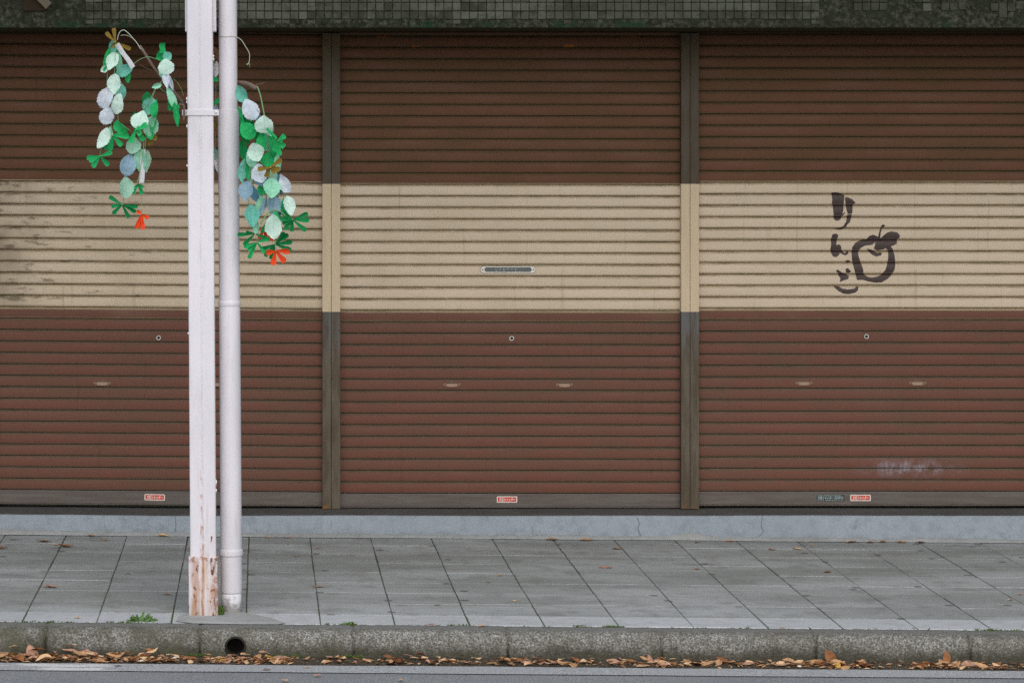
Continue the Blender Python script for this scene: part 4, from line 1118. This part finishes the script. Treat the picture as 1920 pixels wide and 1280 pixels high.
# right side
YR = 11.72
rb = P(450, 155, 11.84)
rbr = tag(empty('branch', rb), 'short thick branch stub poking out right of the downpipe', 'branch')
put('stick', tube_mesh('stick', [P(a, b, y_) - rb for a, b, y_ in ((395,170,11.93),(425,160,11.93),(447,155,11.86),(460,156,11.80),(470,160,11.76),(481,166,11.72))], [0.0085, 0.0085, 0.0085, 0.0090, 0.0098, 0.0092], 10), M['twig'], rbr)
put('side_twig', tube_mesh('side_twig', [q - rb for q in spline([P(a, b, 11.72) for a, b in ((479,165),(481,159),(487,158),(496,155.5))], 3)], 0.0013, 5), M['twig'], rbr)
E = Garland(483, 163, 'dense garland of mint, blue and green paper leaves hanging right of the downpipe', YR)
E.string([(482,162),(487,175),(491,192),(494,208),(497,224)], 0.0030, dy=-.01); E.string([(447,200),(455,208),(462,220),(472,228)], 0.0030, dy=.02)
E.leaf(453, 176, 34, 20, -18, 'teal', .0); E.leaf(459, 186, 24, 12, -20, 'mint', .01)
E.leaf(469, 205, 42, 28, -28, 'lblue', -.03); E.leaf(482, 214, 26, 14, -18, 'blue', -.01); E.leaf(452, 225, 50, 8, -8, 'green', .03); E.leaf(465, 232, 34, 20, -40, 'dgreen', .04)
E.leaf(464, 245, 36, 26, -34, 'green', -.02); E.leaf(458, 255, 36, 12, -30, 'dgreen', .02)
E.leaf(496, 234, 34, 33, -6, 'mintw', -.04); E.leaf(505, 243, 28, 16, -20, 'mint', .0)
E.leaf(492, 268, 46, 18, 8, 'green', .0); E.leaf(502, 264, 44, 20, -6, 'mint', .03); E.leaf(512, 272, 46, 16, -14, 'green', .01); E.leaf(485, 254, 44, 10, 4, 'dgreen', .05)
E.ribbon((500, 241), (519, 260), 5, 'green', -.06)
E.flower(521, 264, [(534,254),(533,276),(514,283),(524,291),(529,263)], 'green', 12, -.06)
E.leaf(478, 285, 36, 28, -16, 'mintw', -.04); E.leaf(472, 296, 34, 20, 0, 'mint', .0); E.leaf(455, 283, 42, 14, -8, 'dgreen', .03)
E.leaf(456, 320, 46, 15, 6, 'teal', -.01); E.leaf(462, 318, 42, 8, -12, 'green', .0); E.leaf(472, 325, 48, 16, -4, 'sage', .03); E.ribbon((466, 302), (471, 343), 8, 'white', .04)
E.leaf(505, 300, 30, 28, 6, 'green', .01); E.leaf(523, 305, 30, 12, -10, 'mint', .02)
E.leaf(487, 325, 36, 28, -12, 'lblue', -.03); E.leaf(490, 336, 28, 22, -8, 'blue', .01)
E.flower(507, 314, [(484,317),(499,332),(527,299),(524,318),(516,324)], 'olive', 11, -.07, 'gold')
E.leaf(511, 333, 44, 16, -4, 'sage', -.01); E.leaf(508, 353, 38, 29, 4, 'mint', -.05); E.leaf(491, 356, 22, 16, 10, 'green', .02); E.leaf(514, 370, 20, 16, 0, 'green', .02)
E.leaf(533, 343, 38, 20, -28, 'lblue', -.03); E.leaf(524, 347, 40, 12, -6, 'dblue', .0); E.string([(532,358),(536,370)], 0.0016)
E.leaf(463, 359, 38, 25, 8, 'blue', -.03); E.leaf(476, 361, 34, 14, -20, 'dblue', .01); E.string([(466,376),(467,386)], 0.0016)
E.leaf(470, 405, 42, 26, -4, 'teal', -.03); E.string([(473,424),(477,438)], 0.0016)
E.leaf(512, 386, 40, 26, 4, 'blue', .0); E.leaf(520, 390, 38, 14, -10, 'dblue', .02); E.leaf(488, 384, 38, 15, 12, 'mint', .01); E.leaf(494, 386, 40, 8, 18, 'blue', -.01)
E.leaf(541, 386, 38, 20, -14, 'mintw', -.03); E.leaf(534, 389, 36, 16, -4, 'green', .0)
E.string([(489,420),(496,408),(506,397),(516,394),(528,398),(536,406)], 0.0030, dy=-.02)
E.leaf(513, 425, 46, 28, -2, 'mintw', -.06); E.leaf(516, 411, 30, 18, 8, 'green', -.04); E.leaf(498, 424, 30, 10, 30, 'green', .01)
E.leaf(482, 427, 24, 11, 10, 'mint', -.01)
E.flower(549, 412, [(577,401),(579,413),(573,432),(526,410),(530,419),(547,434),(534,430),(537,404)], 'dgreen', 10, -.03)
E.flower(478, 438, [(446,440),(457,459),(499,447),(461,436)], 'dgreen', 9, .0); E.flower(482, 455, [(458,463),(467,484),(505,447),(496,474),(465,470)], 'green', 9, -.02)
E.string([(485,430),(483,445),(481,456)], 0.0014)
E.flower(494, 432, [(488,428),(502,430),(486,447),(513,450),(500,443),(528,430)], 'orange', 8, .04)
E.flower(516, 458, [(547,454),(540,440),(490,468),(497,480),(545,469),(508,486),(533,436)], 'dgreen', 10, .02)
E.string([(514,446),(516,460),(517,472)], 0.0016, dy=-.04)
E.flower(517, 470, [(500,475),(512,496),(534,491),(542,472)], 'orange', 10.5, -.05)
for cx_, cy_, l_, w_, a_, c_ in ((405,103,34,14,-20,'dry'),(405,130,30,12,4,'white'),(404,149,10,10,40,'green'),(406,190,16,8,40,'green'),(404,208,22,9,0,'blue'),(403,236,30,8,-40,'olive'),(403,288,40,16,-20,'sage'),(406,305,40,8,-14,'white')):
    E.leaf(cx_, cy_, l_, w_, a_, c_, .12)
E.string([(400,104),(405,130),(405,160),(404,200),(404,240),(404,290)], 0.0012, dy=.13)

# ------------------------------------------------------------------ fallen leaves
def dead_mesh(seed):
    r = random.Random(seed); V, Fc = [], []
    nl = 9; cols = (-1, -0.5, 0, 0.5, 1)
    c1, c2, fold = r.uniform(-1.2, 1.6), r.uniform(0.2, 1.5), r.uniform(0.1, 0.9)
    for i in range(nl + 1):
        t = i / nl
        wv = (math.sin(math.pi * t ** 0.9) ** 0.8 if 0 < t < 1 else 0.02) * 0.29
        for u in cols:
            zz = fold * (abs(u) * wv) ** 1.3 * c2 * 1.3 + c1 * (t - .5) ** 2 * 0.55 + 0.03 * math.sin(9 * t + seed + u * 2) + r.uniform(-.01, .01)
            V.append((t - .5, u * wv * (1 - .25 * fold) * (1 + r.uniform(-.08, .08)), zz))
    for i in range(nl):
        for j in range(4): Fc.append((i*5+j, i*5+j+1, (i+1)*5+j+1, (i+1)*5+j))
    i0 = len(V)
    zc_ = V[2][2]
    V += [(-0.5, -.008, zc_), (-0.5, .008, zc_), (-0.72, .02, zc_ + .05), (-0.72, .008, zc_ + .05)]
    Fc.append((i0, i0+1, i0+2, i0+3))
    zmin = min(v[2] for v in V)
    V = [(x, y, z - zmin) for x, y, z in V]
    return mesh('fallen_leaf', V, Fc, True)
DL = [dead_mesh(k) for k in range(10)]
lr = random.Random(77)
def drop(x, y, z, L, label, group, tilt=0.0, mat=None, m=None, rz=None):
    o = put('fallen_leaf', m or lr.choice(DL), mat or lr.choice(DEAD), None, (x, y, z))
    o.rotation_euler = (lr.uniform(-tilt, tilt), lr.uniform(-tilt, tilt), lr.uniform(0, 6.28) if rz is None else rz)
    s_ = L; o.scale = (s_, s_ * lr.uniform(.85, 1.15), s_ * lr.uniform(.4, .85))
    LV.append((o, label, group, mat_name.get(o.material_slots[0].material.name, 'dry')))
    return o
LV = []
mat_name = {m.name: q for m, q in zip(DEAD, ('tan', 'brown', 'pinkish', 'yellow', 'pale', 'dark brown'))}
def gutter(n, px0, px1, label, group, Lr=(.05, .10), up=.03, weights=None):
    cl = [lr.uniform(px0, px1) for _ in range(max(3, n // 4))]
    for i in range(n):
        px = min(px1, max(px0, lr.choice(cl) + lr.gauss(0, (px1 - px0) * .2)))
        Y = lr.triangular(11.215, 11.385, 11.29); x = (px - PX) / F * Y
        z = gz(x) - 0.1015 + lr.random() ** 2 * up * max(0, (Y - 11.2) / .17)
        mt = DEAD[lr.choices(range(6), weights or (5, 3, 5, 1.4, 4, 1.6))[0]]
        drop(x, Y, z, lr.uniform(*Lr) * lr.choice((.7, .85, .9, 1.0)), label, group, 0.34, mt)
for n_, p0, p1, zone, up, lr_, wt in (
    (26, -25, 85, 'in gutter left of the first kerb joint', .04, (.045, .09), None), (38, 85, 215, 'in gutter between first kerb joint and weed', .04, (.04, .085), None),
    (34, 215, 330, 'in the gutter below the weed', .03, (.04, .08), None), (9, 335, 400, 'in the gutter just left of the drain hole', .02, (.045, .07), None),
    (7, 415, 462, 'in the gutter under the drain hole', .008, (.045, .07), None), (16, 465, 535, 'in the gutter just right of the drain hole', .025, (.05, .085), None),
    (14, 540, 690, 'in the gutter below the left guide post', .01, (.04, .07), None), (26, 690, 946, 'in gutter under middle shutter, left half', .02, (.045, .085), None),
    (34, 960, 1240, 'in gutter under middle shutter, right half', .02, (.04, .085), None), (20, 1290, 1500, 'in gutter right of the right guide post', .015, (.045, .08), None),
    (24, 1500, 1720, 'in the gutter below the painted apple', .01, (.05, .085), (6, 5, 2, 1, 2, 2)), (30, 1720, 1960, 'in the gutter at the right end of the kerb', .01, (.05, .085), (6, 5, 2, 1, 3, 2))):
    gutter(n_, p0, p1, zone, 'leaves ' + zone, lr_, up, wt)
for px, py, L, lb in ((1775, 1234, .062, 'brown oval leaf standing upright against the right-hand kerb'), (1558, 1232, .075, 'dark curled leaf leaning on the kerb below the painted apple'),
                      (62, 1226, .085, 'large round tan leaf propped on top of the left gutter pile'), (1220, 1240, .06, 'folded pink-tan leaf standing in the gutter below the right guide post')):
    Y = 11.368; v = P(px, py, Y)
    o = drop(v.x, Y, v.z, L, '=' + lb, 'upright leaves against the kerb', 0, DEAD[1] if px > 1500 else DEAD[2], DL[3])
    o.rotation_euler = (R(100 + lr.uniform(-10, 10)), R(lr.uniform(40, 100)), R(lr.uniform(-10, 10)))
for px, py, L, lb in ((436, 1228, .045, 'pinkish curled leaf lying in the mouth of the drain hole'), (456, 1224, .04, 'pale folded leaf leaning on the right rim of the drain hole')):
    v = P(px, py, 11.385); drop(v.x, 11.385, v.z - .004, L, '=' + lb, 'leaves at the drain hole', .3, DEAD[2] if px < 450 else DEAD[4], DL[5], 0.4 if px < 450 else 1.2)
pv = [(5,1028,18,1),(82,1016,26,1),(104,1021,14,4),(122,1026,26,1),(172,997,16,0),(198,1013,15,0),(305,996,24,4),(95,1101,26,2),(241,1076,10,0),(312,1114,18,0),(145,1158,10,4),
      (500,997,12,2),(538,996,12,2),(557,1043,12,0),(595,1027,10,2),(674,1009,6,1),(597,1100,22,0),(937,1079,14,0),(915,1092,12,1),(820,1134,8,2),(1047,1020,10,1),(1158,1029,18,0),
      (1135,1064,24,2),(1307,1067,12,1),(1260,1020,8,0),(1368,1013,18,1),(1308,1017,12,5),(1495,1030,18,4),(1447,1030,14,1),(1522,1024,12,0),(1632,1004,14,1),(1655,1006,14,2),(1690,1006,18,0),
      (1725,1012,18,5),(1508,1003,10,0),(1551,1073,14,5),(1893,1126,14,4),(1913,1115,12,0),(1917,1045,12,1),(1468,1178,12,0),(805,1173,20,2),(903,1175,16,0),(965,1127,10,4),(1034,1006,22,0),(1100,1008,24,0),(1596,1006,22,4)]
where = lambda px: 'left of the pole' if px < 350 else 'just right of the downpipe' if px < 700 else 'below the middle shutter' if px < 1200 else 'below the right guide post' if px < 1400 else 'below the painted apple' if px < 1700 else 'at the far right'
colname = {0: 'tan', 1: 'brown', 2: 'pinkish', 3: 'yellow', 4: 'pale', 5: 'dark brown'}
for px, py, wpx, ci in pv:
    x_ = (px - PX) / F * 12.8
    Y = min(gY(py, gz(x_)), 14.16); x = (px - PX) / F * Y
    L = max(0.03, wpx / F * Y * 1.15)
    zone = 'by the step' if py < 1012 else 'near the kerb' if py > 1110 else 'midway across' if py > 1050 else 'towards the step'
    drop(x, Y, gz(x) + 0.002, L, 'on slabs %s, %s' % (where(px), zone), 'leaves on the pavement', .10, DEAD[ci], DL[(px * 7 + py) % 10], lr.choice((0, 3.14)) + lr.uniform(-.5, .5))
for px, py, ci in ((535,1277,4),(751,1274,4),(595,1266,2),(1878,1275,0),(220,1251,5),(575,1251,4),(500,1256,5)):
    Y = gY(py, -0.10); x = (px - PX) / F * Y
    drop(x, Y, gz(x) - 0.097, 0.034, 'lying on the road %s' % where(px), 'leaf scraps on the road', .1, DEAD[ci])

ORD = ['first', 'second', 'third', 'fourth', 'fifth', 'sixth', 'seventh', 'eighth', 'ninth', 'tenth', 'eleventh', 'twelfth', 'thirteenth', 'fourteenth', 'fifteenth', 'sixteenth']
kinds = {}
for o, lab, grp, cn in LV:
    if lab.startswith('='): tag(o, lab[1:], 'leaf', grp)
    else: kinds.setdefault((cn, lab), []).append((o.location.x, o, grp))
for (cn, lab), lst in kinds.items():
    lst.sort(key=lambda q: q[0])
    for i, (x, o, grp) in enumerate(lst):
        tag(o, ('%s leaf %s' % (cn, lab)) if len(lst) == 1 else ('%s %s leaf from left %s' % (ORD[min(i, 15)], cn, lab)), 'leaf', grp)
# broken leaf crumbs between the whole leaves
fr = random.Random(91)
for mi, (dm_, nm_) in enumerate(((DEAD[0], 'tan'), (DEAD[1], 'brown'), (DEAD[4], 'pale'))):
    V, Fc = [], []
    for i in range(330):
        px = fr.choice((fr.uniform(-20, 330), fr.uniform(-20, 1960), fr.uniform(380, 560), fr.uniform(800, 1960)))
        Y = fr.triangular(11.205, 11.39, 11.28); x = (px - PX) / F * Y; z = gz(x) - 0.1005 + fr.random() ** 3 * .012
        a = fr.uniform(0, 6.28); L_ = fr.uniform(.006, .020); W_ = L_ * fr.uniform(.3, .7); ca, sa = math.cos(a), math.sin(a); i0 = len(V)
        for u, v_, h_ in ((-1, -.3, 0), (0, -1, .25), (1, .1, .5 * fr.random()), (.1, .9, .3), (0, 0, .05)):
            V.append((x + u * L_ * ca - v_ * W_ * sa, Y + u * L_ * sa + v_ * W_ * ca, z + h_ * L_ * .7))
        Fc += [(i0, i0+1, i0+4), (i0+1, i0+2, i0+4), (i0+2, i0+3, i0+4), (i0+3, i0, i0+4)]
    tag(put('leaf_litter', mesh('leaf_litter', V, Fc), dm_), 'broken %s leaf crumbs scattered along the gutter' % nm_, 'leaf litter', kind='stuff')
# small white scraps in the gutter
M['scrap'] = plain('white_litter', srgb(220, 218, 212), 0.7)
for px, py, lb in ((328, 1233, 'small white scrap in the gutter just left of the drain hole'), (265, 1246, 'tiny white scrap at the gutter edge below the weed'), (1499, 1253, 'tiny white scrap in the gutter left of the painted apple')):
    Y = 11.32 if py < 1240 else 11.24; v = P(px, py, Y); z0 = gz(v.x) - .0955
    bm = bmesh.new(); bmesh.ops.create_icosphere(bm, subdivisions=2, radius=.006)
    for q in bm.verts: q.co *= 1 + .35 * noise.noise(q.co * 300 + Vector((px, 0, 0))); q.co.z *= .7; q.co.x *= 1.5
    tag(put('litter_scrap', bm_mesh('litter_scrap', bm), M['scrap'], None, (v.x, Y, z0)), lb, 'litter', 'white scraps in the gutter')
# crumbs and grit in the gutter
bm = bmesh.new(); cr = random.Random(31)
for i in range(1500):
    x = cr.uniform(-1.3, 3.4); Y = cr.triangular(11.19, 11.40, 11.30); s_ = cr.uniform(.001, .0036)
    mt = Matrix.Translation((x, Y, gz(x) - 0.101)) @ Matrix.Rotation(cr.uniform(0, 6), 4, 'Z') @ Matrix.Diagonal((s_ * cr.uniform(.7, 1.8), s_, s_ * .6, 1))
    bmesh.ops.create_icosphere(bm, subdivisions=1, radius=1, matrix=mt) if False else bmesh.ops.create_cone(bm, cap_ends=True, segments=5, radius1=1, radius2=.5, depth=1, matrix=mt)
tag(put('gutter_grit', bm_mesh('gutter_grit', bm), M['crumb']), 'fine grit and crumbs along the gutter', 'grit', kind='stuff')
# moss tufts behind the kerb and in the joints
bm = bmesh.new()
def tuft(x, Y, z, n, h, sp):
    for i in range(n):
        a = cr.uniform(0, 6.28); r_ = cr.uniform(0, sp); bx = x + r_ * math.cos(a); by = Y + r_ * .35 * math.sin(a)
        dx, dy = cr.uniform(-h, h) * .6, cr.uniform(-h, h) * .5; hh = h * cr.uniform(.4, 1); wv = h * .22
        v = [bm.verts.new(q) for q in ((bx - wv, by, z), (bx + wv, by, z), (bx + dx + wv * .6, by + dy, z + hh * .7), (bx + dx, by + dy, z + hh))]
        bm.faces.new(v)
for px0, px1, n in ((40, 140, 40), (205, 260, 40), (640, 668, 50), (1078, 1100, 24), (1130, 1168, 40), (1830, 1870, 40), (1890, 1920, 18), (840, 880, 20), (560, 1900, 60), (-20, 330, 40)):
    for i in range(n):
        px = cr.uniform(px0, px1); x = (px - PX) / F * 11.57; tuft(x, 11.57 + cr.uniform(-.008, .01), gz(x) - .006, 5, cr.uniform(.006, .014), .012)
for k in (-5, -4, -3, -2, 0, 1, 2, 3, 5, 8):                  # joints running back from the kerb
    x = SX0 + SP * k if True else 0
    for i in range(26):
        Y = 11.58 + cr.random() ** 1.8 * cr.choice((.12, .3, .4)); tuft(x + cr.uniform(-.003, .003), Y, gz(x) - .009, 3, .008, .004)
for i in range(60):                                            # between pole and pipe
    px = cr.uniform(405, 416); x = (px - PX) / F * 11.75; tuft(x, 11.74 + cr.uniform(-.02, .05), gz(x) + cr.uniform(0, .03), 5, cr.uniform(.008, .02), .010)
for i in range(60):                                            # gutter weeds under the kerb joints
    px = cr.choice((375, 535, 545, 660)) + cr.uniform(-22, 22); x = (px - PX) / F * 11.39; tuft(x, 11.39, gz(x) - .10, 3, cr.uniform(.005, .016), .012)
tag(put('moss', bm_mesh('moss', bm), M['moss']), 'green moss and tiny grass in the kerb and slab joints', 'moss', kind='stuff')
# weed by the kerb
wb = P(266, 1167, 11.60)
weed = tag(empty('weed', (wb.x, 11.60, gz(wb.x) - 0.003)), 'small leafy green weed growing at the kerb left of the pole', 'weed')
wl = leaf_mesh(50, 0.4, .3, .6, .9, 6); wl.name = 'weed_leaf'
for i in range(38):
    a = cr.uniform(-1, 1); L_ = cr.uniform(.020, .042)
    o = put('weed_leaf', wl, M['weed'], weed, (a * .052, cr.uniform(-.012, .02), .006 + (1 - abs(a)) * cr.uniform(.0, .026)), (0, 0, 0), (L_ * .30, L_ * .5, L_))
    o.rotation_euler = (cr.uniform(-.5, .5), a * 1.3 + cr.uniform(-.5, .5), cr.uniform(-1, 1))
wb2 = P(653, 1171, 11.575)
weed2 = tag(empty('weed', (wb2.x, 11.575, gz(wb2.x) - 0.003)), 'tiny flat dark weed on the kerb joint right of the pipe', 'weed')
for i in range(12):
    a = cr.uniform(-1, 1); L_ = cr.uniform(.010, .018)
    o = put('weed_leaf', wl, M['weed'], weed2, (a * .024, cr.uniform(-.008, .006), .004 + cr.uniform(0, .006)), (0, 0, 0), (L_ * .6, L_ * .6, L_))
    o.rotation_euler = (cr.uniform(-1.2, 1.2), a * 1.4, cr.uniform(-1, 1))
